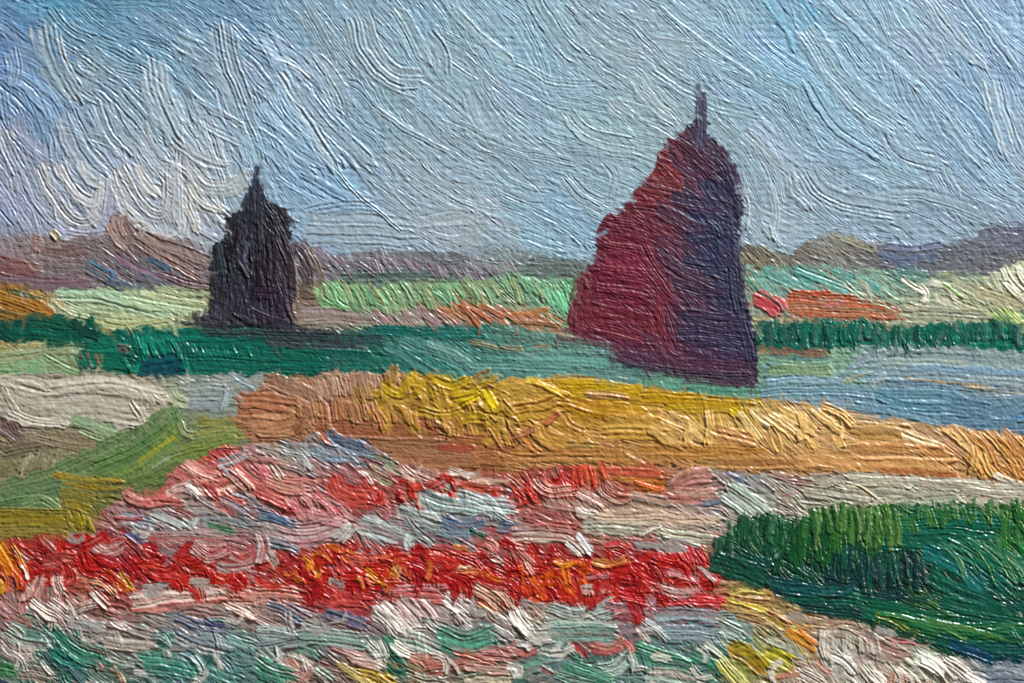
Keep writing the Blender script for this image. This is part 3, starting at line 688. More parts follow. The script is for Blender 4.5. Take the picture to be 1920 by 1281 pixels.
TH = "1296,240 1304,226 1322,226 1330,262 1344,276 1362,292 1378,308 1386,345 1392,372 1390,400 1384,430 1386,480 1392,520 1398,545 1408,590 1416,640 1424,700 1412,722 1360,718 1300,712 1240,700 1170,686 1140,652 1100,636 1066,628 1064,600 1074,548 1082,530 1092,502 1114,496 1118,470 1124,440 1124,420 1134,402 1168,394 1180,366 1200,352 1226,315 1240,290 1254,262 1274,254 1288,240"
THC = cfield("""1312,190,544a5e 1312,240,403848 1300,270,4c3444 1270,280,5c2c3c 1255,470,583444 1245,360,643440 1268,560,54343f 1240,310,7c3838 1250,340,783434 1220,350,7a3038 1180,390,702c38 1150,420,5c2436 1130,470,5c2434 1180,480,74283c 1150,540,742840 1220,540,782e3c
1100,550,68303c 1090,600,6c2836 1150,610,6c2434 1220,620,702a38 1210,400,702c38 1250,430,64303e 1240,550,6c2c3e 1200,520,7c2440 1230,590,6c2a3a 1120,640,5c3448
1340,300,403040 1360,330,343448 1330,360,343850 1290,380,403c50 1300,420,40405a 1250,410,4c3848 1350,440,28344c 1380,400,3c3048 1340,500,2c344c 1300,520,383a52 1270,520,503a4c 1360,580,2e3448 1300,620,343650 1380,650,34304a 1280,600,4c3244
1200,680,483850 1300,690,443048 1380,700,402c44 1250,660,582c40""")
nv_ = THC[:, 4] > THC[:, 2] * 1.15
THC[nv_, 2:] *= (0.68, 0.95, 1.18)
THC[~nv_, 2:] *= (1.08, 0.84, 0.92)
THA = afield("1312,190,88 1300,270,40 1270,290,50 1240,330,18 1200,370,10 1170,430,15 1150,480,12 1180,540,8 1220,500,50 1240,540,55 1150,600,22 1230,620,80 1085,570,105 1200,640,12 1330,300,45 1280,400,40 1350,360,60 1340,430,20 1370,480,88 1330,520,15 1300,560,40 1340,620,8 1300,690,4 1400,700,5")
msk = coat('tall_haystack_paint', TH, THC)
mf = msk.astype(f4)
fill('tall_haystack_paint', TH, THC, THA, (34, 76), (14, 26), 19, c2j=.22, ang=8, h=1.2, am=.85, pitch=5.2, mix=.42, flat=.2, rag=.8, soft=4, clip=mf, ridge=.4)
S_('tall_haystack_paint', """
26 2.4 402c3c/583040 1268,262 1300,285 1340,330 p6 ; 22 2.4 4c2c3c/343040 1290,258 1330,290 1365,330 p6
12 2 74282e 1285,245 1278,262 1270,280 ; 12 2.2 682832 1262,268 1250,292 ; 10 2.2 6c3438 1248,280 1240,300
30 2 7c3434/6c2c34 1200,345 1240,350 1280,362 p6 ; 26 2 78303c/6c2834 1170,388 1210,392 1250,400 p6
30 2 7c2840/60243a 1140,420 1190,430 1240,450 p6 ; 32 2 6c2436/7c303c 1126,450 1180,458 1230,468 p6
34 2 742c3a/64283a 1124,500 1180,505 1235,512 p6 ; 34 2 7c2444/682c3c 1115,535 1170,540 1230,552 p6
30 2 6c2838/7c2c40 1100,575 1160,590 1230,605 p6 ; 30 2 682434/74303c 1090,605 1150,622 1215,640 p6
20 2.4 703040/5c3440 1088,515 1078,560 1072,610 p6 ; 16 2.4 7c3c44 1096,505 1098,530 1105,545
22 2.4 7c3a48/5c2c38 1200,455 1230,510 1265,560 p6 ; 20 2.4 703844/603040 1205,500 1235,540 1275,575 p6
20 2.4 6c2c3a/7c3444 1232,550 1240,600 1248,640 p6 ; 18 2.4 682c38 1250,570 1262,610 1275,650 p6
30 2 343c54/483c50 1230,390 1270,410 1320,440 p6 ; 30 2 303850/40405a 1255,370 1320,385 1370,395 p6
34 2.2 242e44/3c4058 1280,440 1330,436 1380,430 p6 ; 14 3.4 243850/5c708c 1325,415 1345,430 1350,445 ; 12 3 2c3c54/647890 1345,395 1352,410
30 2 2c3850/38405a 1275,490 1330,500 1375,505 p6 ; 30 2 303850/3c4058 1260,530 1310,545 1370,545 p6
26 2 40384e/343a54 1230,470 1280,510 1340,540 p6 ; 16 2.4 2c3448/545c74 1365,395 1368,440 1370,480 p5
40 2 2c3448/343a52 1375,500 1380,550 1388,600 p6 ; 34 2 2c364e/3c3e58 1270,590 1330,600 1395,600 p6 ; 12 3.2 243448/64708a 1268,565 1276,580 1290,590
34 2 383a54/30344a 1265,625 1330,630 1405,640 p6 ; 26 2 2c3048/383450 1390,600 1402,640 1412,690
26 2.2 442f40/382c40 1340,290 1365,320 1378,370 p6 ; 20 2.4 34304a 1370,330 1382,370 1384,410
34 1.6 483050/4c3848 1150,662 1260,680 1400,690 p6 ; 24 1.6 443048/4c3450 1200,690 1300,704 1410,708 p6 ; 20 1.8 6c2838 1150,640 1200,650 1240,656
""", mix=.45, field=THC, fk=.4, rag=.8, soft=4, flat=.35)
S_('tall_haystack_paint', "26 1.4 3c3448/483c54 1312,225 1313,250 1314,285 ; 18 1.4 403a50/4c4660 1311,190 1312,220 1313,275 ; 14 1.4 504a62/443c54 1311,172 1311,200 1312,240 ; 11 1.4 565270 1308,158 1309,182 1310,215 ; 11 1.4 504c66 1319,172 1320,205 1321,250", mix=.08, fade=.15, soft=1, rag=.5)
comb('tall_haystack_paint', "1250,262 1226,312 1200,348 1170,388 1136,404 1124,440 1118,476 1096,504", 26, (12, 24), 22, (7, 11), '742c38/5c2434/803c40/682834/4c2838', h=2.4, am=.5)
comb('tall_haystack_paint', "1330,270 1362,290 1380,320 1388,370 1386,420", 14, (10, 20), 60, (6, 10), '443046/343048/4c2c40', h=2.2, am=.5)
S_('tall_haystack_paint', "16 1.3 543848/6c5c60 1040,634 1090,640 1150,650 d.2 ; 10 1.4 64404c 1050,614 1070,622 1090,630 d.2 ; 12 1.3 483c50 1140,672 1200,690 1260,700 d.3 ; 10 1.3 50404c 1280,716 1350,722 1420,726 d.3")

# ------------------------------------------------------------------ bank on the left: pale path, taupe, green verge
BANKC = cfield("""100,750,b0a898 20,720,aca48e 250,730,b4aa98 280,770,aca090 20,770,6c5654 15,810,6a5652 80,810,847a62 60,850,78705a 150,830,887c68 30,880,7c7856 100,870,84805f 200,800,9cac88
330,740,98a48a 400,745,8c9898 460,720,909c9e 300,800,607050 250,850,54704a 180,880,5c7048 330,830,64783e 420,810,788048 400,850,6c7840 100,920,5c7450 40,935,64785a 60,960,7c7a38
200,900,70703c 150,905,747040 230,930,6c6c40 100,970,867830 40,985,847c48 150,985,8c7834 0,905,988e70 330,880,607044 460,780,8c8058 -150,800,847a62 -150,940,6c7840""")
BANKA = afield("100,750,4 270,780,8 20,780,60 60,850,-25 100,870,-60 150,830,6 300,800,-45 200,860,-28 100,905,-20 30,930,-12 400,745,4 420,810,-8 160,905,8 80,960,2 150,985,60 30,980,0")
bk = coat('bank_paint', "-300,706 150,700 320,704 500,702 560,720 470,740 520,800 480,830 400,850 330,880 320,910 260,935 210,960 180,1000 80,1010 -300,1020", BANKC)
fill('bank_paint', bk, BANKC, BANKA, (50, 110), (18, 32), 26, c2j=.22, ang=7, h=1.4, am=.95, pitch=6, mix=.4, ridge=.3, flat=.35, rag=.8, soft=4)
S_('bank_paint', """
26 2 6c5450/80685c -10,745 10,775 30,810 p6 ; 22 2 7c6864 0,800 20,812 40,830
80 4 bdb6a4/dad5c8 2,742 80,760 180,757 282,772 p13 a2.1 g.3 ; 22 3 c4beac/d4cfc0 0,714 60,716 98,728 p10 ; 34 3.2 bcb6a4/ccc6b6 96,726 200,718 312,742 p12 a1.6
18 4 dcd7cc/c4bdac 20,772 70,790 132,798 a1 ; 14 3.6 c8c0b0 8,728 20,750 34,772 a.8 ; 14 4 a89c88/d4ccbc 246,752 262,775 272,796
22 3 c8c0b0/b0a690 262,792 290,776 312,755 ; 18 3 ccc4b4 290,740 305,752 320,745 ; 12 4 d8d2c4 240,798 262,800 285,790
34 1.8 8c7f68/98886f 75,815 120,826 185,830 p7 ; 24 2.4 9cb490/88a47c 134,788 170,795 224,812 p7 ; 20 2 9cac88/8c9c78 150,806 190,820 225,825
26 2 847860/6c6450 10,850 40,842 80,838 ; 26 2 787254/8c8462 0,885 50,872 90,862 ; 22 1.8 988e74 0,905 60,895 130,880
""")
comb('bank_paint', "48,860 70,852 100,856 122,860", 12, (24, 38), 112, (8, 13), '98947a/848066/a49c84/746e54', h=2.6, am=.7)
S_('bank_paint', """
60 2.4 5c7a50/748a5c 332,776 290,812 200,858 100,902 -10,938 p7 a1.2 ; 44 2.2 4c7044/6c8850 345,790 270,846 170,886 p7 a1.1
34 2.2 5c7c48/7c8c50 340,800 270,870 200,900 p7 ; 10 2 a8a040 330,818 290,845 255,870 d.1 ; 18 3 587c50/84986c 312,792 326,776 334,760 a.8 ; 12 3 507048 330,765 336,785 342,800
20 2.4 b0b098/848c60 340,790 352,812 400,812 p7 ; 34 2 7c8848/8c8c4c 362,825 420,815 480,800 p7 ; 24 2 848850/a09458 370,790 430,792 480,800 p7
34 2 6c8044/788848 320,860 390,838 450,826 p7 ; 26 2 5c7448/6c7c48 240,910 300,890 350,868
30 2 5c7854/6c8460 -10,930 50,918 120,905 p7 ; 34 2 688460/5c7850 -5,955 50,945 110,950 p7 ; 20 2.4 7c9468 45,945 80,935 115,955
8 1.4 94782c 104,894 150,904 200,908 d.3 ; 8 1.4 a0802c 120,906 170,914 228,916 d.35 ; 7 1.4 8c7830 130,918 180,926 216,928 d.4 ; 14 1.8 b08c34/8c7c38 100,888 150,897 236,902 p5 d.2 ; 20 1.6 7c7840/8c7830 116,920 170,930 232,937 p5 d.35
14 2 a88428/7c7c3c 0,956 60,957 132,960 p5 ; 20 2.8 b49838/8c7c34 126,945 150,948 172,958 ; 34 2 8c7c38/a08830 0,974 60,974 130,980 p8 ; 26 2 847c48/94803c 0,995 60,995 130,998 p8
26 1.6 8c9898/a0a8a4 348,732 390,730 430,734 p8 ; 30 1.6 8a969a/a4aaa6 350,752 390,756 432,750 p8 ; 24 2.4 a4b090/b8bc9c 322,730 330,748 356,758 ; 16 3 8ca0a8/b0bcc0 418,770 426,750 432,728
20 2 9ca8aa/8c9aa4 430,700 452,715 482,728 ; 18 2.4 a0a89c/c0c4b8 330,708 345,716 365,712 ; 14 2.6 b4bcb8 350,704 370,714 ; 16 2.2 b0b4b0 400,705 420,712 440,706
18 1.8 84908c/9ca490 395,778 440,772 490,780
""")
comb('bank_paint', "126,958 150,962 172,966", 9, (22, 40), 72, (8, 12), 'a08c34/847830/b09c40', h=2.6, am=.7)

# ------------------------------------------------------------------ golden field
GOLC = cfield("""480,745,a87054 520,720,a4806c 520,790,a07454 580,760,a0745c 620,720,a88874 700,715,a88070 650,760,a87850 700,740,b08c3c 760,720,b49438 800,760,ae8438 850,740,b89c30 920,740,b8962c 900,780,b08840
620,790,a06a50 700,800,9c6048 780,800,a05c44 650,830,98684c 750,840,94684e 850,840,9c6444 900,830,a06c48 900,860,9c6040 750,870,9c7058 980,740,c49c50 1030,730,c09848 1100,725,bc9c2c 1200,735,bc9430 1300,750,b48e30 1400,755,b89c28
1050,780,bc8c40 1150,780,bc8c34 1100,820,b88a48 1200,810,bc9040 1270,810,c8a468 1350,810,c89c64 1400,790,d0ae74 1350,770,c0a058 1000,830,b07c48 1000,860,9c6c44 1150,850,a8784c 1250,855,b07c44 1400,850,b07848
1480,800,d0aa70 1550,800,ccaa70 1500,770,c4a478 1650,810,ccaa74 1720,830,d0b48c 1700,860,c08c58 1600,860,bc8c58 1500,860,b0804e 1800,830,c08c54 1850,860,c08c54 1900,890,b88450 1800,800,b09078 1700,880,b08050 1650,785,a49078 2100,880,b88450""")
lo_ = (GOLC[:, 1] > 785) & (GOLC[:, 0] > 940)
GOLC[lo_, 2:] = 0.72 * GOLC[lo_, 2:] + 0.28 * satur(lin('c8a07c'))
GOLA = afield("500,720,20 520,790,2 620,720,80 700,720,85 650,770,80 750,760,-25 850,750,20 700,820,2 850,850,3 1000,740,20 1100,730,4 1200,740,5 1050,800,40 1150,810,4 1250,810,35 1350,790,80 1400,800,50 1350,840,2 1500,790,45 1650,810,2 1600,860,3 1750,830,30 1820,850,42 1900,880,45 1000,860,3")
gd = coat('golden_field_paint', "445,742 470,738 500,712 560,706 640,700 760,698 860,708 940,716 1010,708 1080,712 1200,728 1330,742 1440,745 1560,765 1650,785 1800,800 1930,820 2300,850 2300,960 1930,912 1800,905 1660,895 1500,885 1340,880 1240,872 1130,872 1000,885 850,888 740,885 700,860 600,850 540,830 480,830 440,790", GOLC)
fill('golden_field_paint', gd, GOLC, GOLA, (50, 120), (18, 32), 26, c2j=.2, ang=7, h=1.7, am=1.05, pitch=6.4, mix=.38, ridge=.35, flat=.4, rag=.8, soft=4)
S_('golden_field_paint', """
36 2.6 b87c5c/a46c50 448,748 500,752 560,762 p9 ; 50 2.8 a47454/bc8c6c 470,792 540,796 585,765 p9 a1.4 ; 40 2.6 a8846c/94705c 502,712 555,732 600,756 p8 a1.3
26 3.4 a87456/8c6048 555,815 575,780 590,762 a1.2 ; 24 4 b0805c/c89878 580,805 600,790 610,780
40 2.2 a06448/94583e 590,800 700,806 830,812 p8 ; 36 2.2 a07656/94644a 640,832 760,836 880,842 p8 ; 30 2 a8785a/a06c4c 720,862 800,862 900,864 p8 ; 30 2.2 a86c44/9c6040 850,820 900,828 970,842 p8
18 2 a85844/9c4c3c 760,790 800,795 850,802 d.1 ; 16 2 a04c3c 820,838 860,840 890,840 d.2
""", hs=1.05, am0=.6, ps=1.0, pile=.7, wild=.5)
comb('golden_field_paint', "596,706 650,702 710,700 760,700", 26, (30, 54), 82, (10, 15), 'a88470/b8947c/987058/c0a08c', h=3.2, am=.9)
comb('golden_field_paint', "560,752 600,752 650,752 700,756", 16, (30, 50), 78, (12, 18), 'a87458/b8886c/94604a/a87c4c', h=3.4, am=1.0)
dabs('golden_field_paint', "645,735 700,715 760,700 780,712 900,715 950,730 960,790 900,800 820,790 740,785 690,770", 44, 'a88834/b8982c/a07440/ac8c34/c0a024/9c7048/b89050/a47c50', (30, 66), (16, 32), 25, 45, h=(2.5, 4.5), wild=.8, mix=.45, pitch=8, am=1.3)
comb('golden_field_paint', "690,764 760,770 830,776 900,790 950,800", 18, (22, 46), 68, (9, 14), 'b8883c/b07848/c09848/a06848', h=4, am=.9)
S_('golden_field_paint', """
22 5 c4a430/b09030 720,720 750,735 778,700 a1.3 ; 22 5 ccb020/b89428 810,710 850,722 882,708 a1.3 ; 18 5.5 dcc820/c8a820 908,730 920,748 930,768 a1.2 ; 20 5 c8a828 850,745 885,738 905,728
16 5.5 d4b818 860,760 880,752 900,740 ; 22 4.4 b4943c/a87c40 780,770 830,778 870,770
""", hs=1.05, am0=.6, ps=1.0, pile=.7, wild=.5)
S_('golden_field_paint', """
52 4 c49a4c/d4ac64 955,742 1005,738 1062,758 p11 a2 ; 14 4.6 dcc048/c8a028 985,712 1010,718 1062,744 a1 ; 40 3.4 c4984c/b88838 965,775 1010,768 1050,755 p10 a1.5
26 2.6 c8a41c/b49020 1045,722 1120,724 1210,736 p7 ; 16 3.4 d0a47c/c89c70 1098,736 1135,738 1178,744 ; 34 2.6 bc8c34/c89c40 1070,768 1130,772 1210,776 p9 ; 30 2.6 c08c38 1050,750 1120,768 1180,775
40 3.4 bc8c44/c89c58 1006,790 1030,826 1110,838 p9 a1.6 ; 26 3 c8984c/a8743c 1050,775 1065,800 1100,815 ; 52 2.8 bc8c40/ccA45c 1130,802 1190,800 1250,806 p11 a1.6
26 2.2 b8944c/a88858 1060,838 1110,840 1150,848 ; 24 2.6 b48c28/c89c30 1200,742 1300,748 1420,758 p7 ; 20 2.4 c0a020/b49024 1250,765 1330,764 1400,770 p7
16 4 d8c014/c8a818 1368,768 1380,776 1384,786 ; 40 3.6 d0ac70/c09858 1222,796 1250,815 1290,830 p10 a1.6 ; 30 4 c8a060/d8b880 1250,780 1290,800 1330,825 a1.5
18 5.4 dcbc80/c8a05c 1286,784 1288,806 1292,838 a1.2 ; 18 5.4 e0c084/c49a5a 1328,768 1330,800 1326,838 a1.2 ; 24 4.6 d8b478 1310,800 1290,815 1280,830 ; 34 3 c08c58/cc9c68 1336,806 1380,820 1422,832 p9
18 5 e4cc98/d0ac70 1382,772 1400,795 1425,826 a1.2 ; 18 4.6 dcc090 1405,768 1425,785 1445,800 ; 30 2.4 a87444/b8844c 960,852 1080,852 1180,856 p9 ; 30 4 b8844c/a8744c 1125,836 1160,856 1205,880 a1
30 2.2 b07c44/bc8848 1200,846 1320,848 1440,852 p9 ; 24 2 a8784c/b88854 1340,868 1440,868 1520,872 p8 ; 16 3.4 c08040 985,820 1000,840 1015,850 ; 16 2.4 a46848 960,820 985,812 1005,800
14 4 c07850/a84848 1020,795 1040,780 1048,770
22 4.8 dcb87c/e8cc98 1440,778 1470,800 1500,824 a1.3 ; 24 5 d4ac6c/e4c488 1462,770 1500,790 1530,815 a1.3 ; 20 5.4 e0bc80/c89c5c 1500,772 1506,800 1495,826 ; 20 5 dcb87c 1520,766 1550,790 1575,812 a1.3 ; 18 5.4 e4c48c/c8a060 1572,772 1582,795 1576,826 ; 18 4.6 d8b070 1540,760 1575,775 1600,800
20 4 d0a868 1450,815 1455,830 1462,845 ; 20 4 d4ac6c 1510,815 1520,832 1530,845 ; 20 4 d8b074 1565,815 1572,830 1578,842
48 3 d0ac78/c09458 1595,812 1650,812 1712,818 p11 a1.7 ; 20 4.4 d8bc88/e0cca4 1690,812 1715,822 1762,836 ; 16 4.8 e4dccc/d0bc98 1690,836 1715,842 1735,850
60 2.8 c48c58/d0a470 1590,856 1680,858 1785,862 p12 a1.7 ; 40 2.6 b88450/cca06c 1490,866 1540,862 1610,872 p10 a1.4 ; 26 2.4 b87448/a86840 1650,888 1720,892 1800,896 p8
""", hs=1.05, am0=.6, ps=1.0, pile=.7, wild=.5)
comb('golden_field_paint', "1765,800 1800,806 1850,812 1900,816 1930,824", 22, (60, 100), 46, (11, 17), 'c89454/b87c44/d4a868/a87048/dcb880', h=4, am=1.0, bend=.15)
comb('golden_field_paint', "1800,850 1850,866 1900,876", 10, (34, 56), 48, (10, 15), 'c48c4c/d8b070/b07848', h=4, am=1.0)
S_('golden_field_paint', "16 5.4 dcb878/b88848 1822,838 1824,860 1818,890 ; 14 5 d8b070 1838,850 1846,872 1858,895 ; 14 4.4 c8c0b0 1860,890 1890,902 1915,908")
# ------------------------------------------------------------------ flower beds
FLOC = cfield("""300,930,c06460 400,880,c45c54 420,920,c46c60 540,930,c05850 660,915,b83c34 350,960,98948c 250,970,9c8480 480,900,b86c64 550,920,b87068 600,900,b07464 520,860,b09c94 640,830,7c90b0 580,860,98a0ac 680,850,7c90a4 700,930,b44840 650,940,ac4c44 760,910,a8584c 840,900,a87c68 900,910,ac5848
1000,900,a44840 980,920,a84038 1090,890,ac4434 1150,900,b05848 1220,905,b46c38 1300,905,b08078 1380,900,8c8890 1400,935,a0aca0 1340,940,9c9c98 1500,900,a08478 1480,930,a4a494 1600,920,aca898 1700,910,a8a894 1850,920,b0a898 1560,945,a8a898
820,950,98a8a4 900,960,8c9ca4 700,980,98a4a0 600,990,a88488 480,980,8898a8 520,1020,889498 400,980,98a4a0 380,1010,a0787c 300,985,98a4a4 240,1000,a07878 450,1030,a4847e 780,1000,88a09c 860,1000,7c94a8 1000,1000,a08880 1150,985,a8a494 1250,975,b09c8c 1300,1000,a8a898 1100,950,a08c80
20,1060,b44424 60,1070,a42028 120,1040,a83c38 200,1080,a01c22 300,1070,a42a2a 400,1080,a82826 450,1080,b03028 520,1070,b03828 600,1060,b0402c 580,1120,a02c30 700,1060,b04038 800,1060,b03834 900,1060,b03428 960,1070,b02c2c 1000,1090,b43c24 1060,1090,b44828 1150,1090,a82c30 1200,1060,b03038 1280,1040,a8383c 1280,1090,a87068 1330,1120,a44440
30,1140,b08080 80,1140,c8b0a4 140,1150,c4b0a8 170,1100,b4705c 300,1130,c4a498 400,1120,c09c90 460,1120,c4a090 500,1110,c09888 650,1120,b04440 780,1110,b87470 760,1140,c0b0ac 860,1140,c8c0bc 930,1120,b88068 1000,1150,b0a898 1100,1150,98a8a4 1200,1140,a0808c 1300,1170,709090 1380,1170,7f9a90 1400,1120,b49c60
60,1200,547b6e 100,1210,35705c 200,1190,8c9089 260,1200,83897b 320,1170,7c8c93 400,1190,768c93 450,1210,668c82 40,1250,667e6a 130,1240,386d5c 300,1235,3b7463 350,1250,608589 420,1260,477b6e 200,1260,66776a 500,1200,76908d 600,1190,7c9089 650,1220,836d6a 560,1250,7f6d63 500,1260,608578 720,1210,7c9382 730,1270,898544 800,1240,835f52 850,1200,3b7b63 920,1190,769389 950,1230,83504f 900,1270,89907b
1000,1210,768c82 1040,1240,60897b 1100,1215,765450 1160,1210,7c5856 1130,1250,669082 1220,1230,3b7e63 1300,1240,3b7760 1260,1270,769082 1400,1240,898c44 1380,1200,769082 1460,1160,b09c68 1500,1190,b87c40 1460,1230,a0a044 1580,1180,a89484 1560,1220,b0b0a8 1650,1210,a0888a 1600,1260,b8b4a8 1740,1240,a8b4a0 1780,1260,b8aca4 1700,1200,a08c84 1680,1270,b4a094 1850,1260,9098ac 1900,1260,8898b0 1500,1270,b49c94 2100,1270,9098ac 1000,1400,909c90 300,1400,809c90 -150,1080,a83830""")
FLOA = afield("300,940,10 400,890,35 500,920,25 600,900,20 640,830,35 700,930,40 800,900,35 900,910,15 1000,900,60 1100,890,80 1200,900,10 1300,900,-20 1400,930,40 1600,920,4 1850,920,2 850,960,20 700,980,30 600,990,0 400,1000,10 250,1000,30 1000,1000,5 1200,980,3 1300,1000,8 50,1060,60 120,1050,10 250,1060,40 400,1060,10 550,1060,35 650,1070,40 750,1050,30 850,1060,20 950,1060,50 1100,1070,30 1250,1050,60 1280,1100,5 80,1130,70 300,1130,-4 500,1110,8 650,1120,-10 780,1110,-3 760,1150,50 900,1130,50 1000,1160,40 1100,1160,-5 1300,1170,2 1400,1130,4 60,1200,30 250,1200,5 350,1190,25 450,1200,20 130,1240,50 300,1235,5 400,1250,50 550,1200,-5 550,1250,60 650,1220,25 800,1210,30 850,1200,5 950,1230,-5 1000,1220,-30 1150,1220,-20 1230,1235,15 1300,1240,15 1400,1240,45 1460,1230,30 1580,1180,5 1580,1220,88 1680,1210,20 1750,1240,40 1880,1260,3")
FLOC[:, 2:] = [[r, g, b] if b < r * 1.12 else [r * .95, g * .95, (g * 1.0 + b * .3) / 1.35] for r, g, b in FLOC[:, 2:]]
FLOC = np.vstack([FLOC] + [[[x, 1052 + 14 * math.sin(x / 90), *satur(lin('a01a1e'))], [x + 35, 1088 + 10 * math.sin(x / 70), *satur(lin('981c20'))]] for x in range(90, 1300, 75)])
fb = coat('flower_bed_paint', "-300,1012 80,1008 180,998 190,965 240,930 300,915 330,880 400,842 480,830 560,828 600,808 640,818 720,848 760,875 880,885 960,885 1080,870 1240,875 1360,885 1500,885 1660,893 1800,902 1930,912 2300,930 2300,1460 -300,1460", FLOC)
fill('flower_bed_paint', fb, FLOC, FLOA, (34, 80), (15, 30), 25, c2j=.2, ang=14, curve=.6, h=2.2, am=1.5, pitch=6, wild=.4, mix=.32, rag=.7, ridge=.5, pile=.6)
# the red row: many short worked dabs
dabs('flower_bed_paint', "0,1020 180,1000 240,1020 560,1030 640,1022 900,1020 960,1010 1100,1030 1300,1015 1340,1050 1330,1130 1200,1130 1050,1125 880,1110 700,1110 560,1130 440,1110 250,1115 60,1105 0,1100", 240, 'a81c20/b42420/a01418/b83024/981820/b83c30', (18, 48), (12, 26), 40, 40, h=(1.5, 3.5), mix=.15, wild=.6, rag=.8, pitch=5.5, am=1.5)
dabs('flower_bed_paint', "530,1020 920,1020 900,1090 700,1100 560,1090", 26, 'd07030/c84c28/d88838/c86050/d0604c', (20, 44), (10, 18), 35, 35, h=(3, 5), wild=1.0)
dabs('flower_bed_paint', "960,1060 1100,1070 1090,1125 980,1125", 14, 'cc4c20/c84020/d46028', (18, 36), (12, 20), 20, 40, h=(2, 3.5), wild=1., mix=.15)
dabs('flower_bed_paint', "700,920 760,890 960,900 1000,930 900,935 740,945", 24, 'b83028/c03830/b02c28/c84c38', (18, 36), (10, 18), 60, 35, h=(2.5, 4.5), wild=1.0, mix=.15)
dabs('flower_bed_paint', "960,890 1060,880 1110,900 1060,920 960,930", 20, 'b83430/c04034/ac2c2a', (18, 36), (9, 15), 70, 25, h=(2.5, 4), wild=.8, mix=.15)
dabs('flower_bed_paint', "0,1170 300,1180 500,1190 700,1170 900,1180 1350,1180 1420,1200 1350,1300 0,1300", 90, '2c6c5c/3c7c68/1c5c4c/4c8474/346c64/54807c', (24, 60), (12, 26), 30, 45, h=(2, 4), wild=.4, mix=.45, pitch=6, am=1.6)
A = dict(mix=.36, rag=.65, soft=3, wild=.6, ridge=.6, pile=.7, hs=.85, ps=.72, am0=.78)
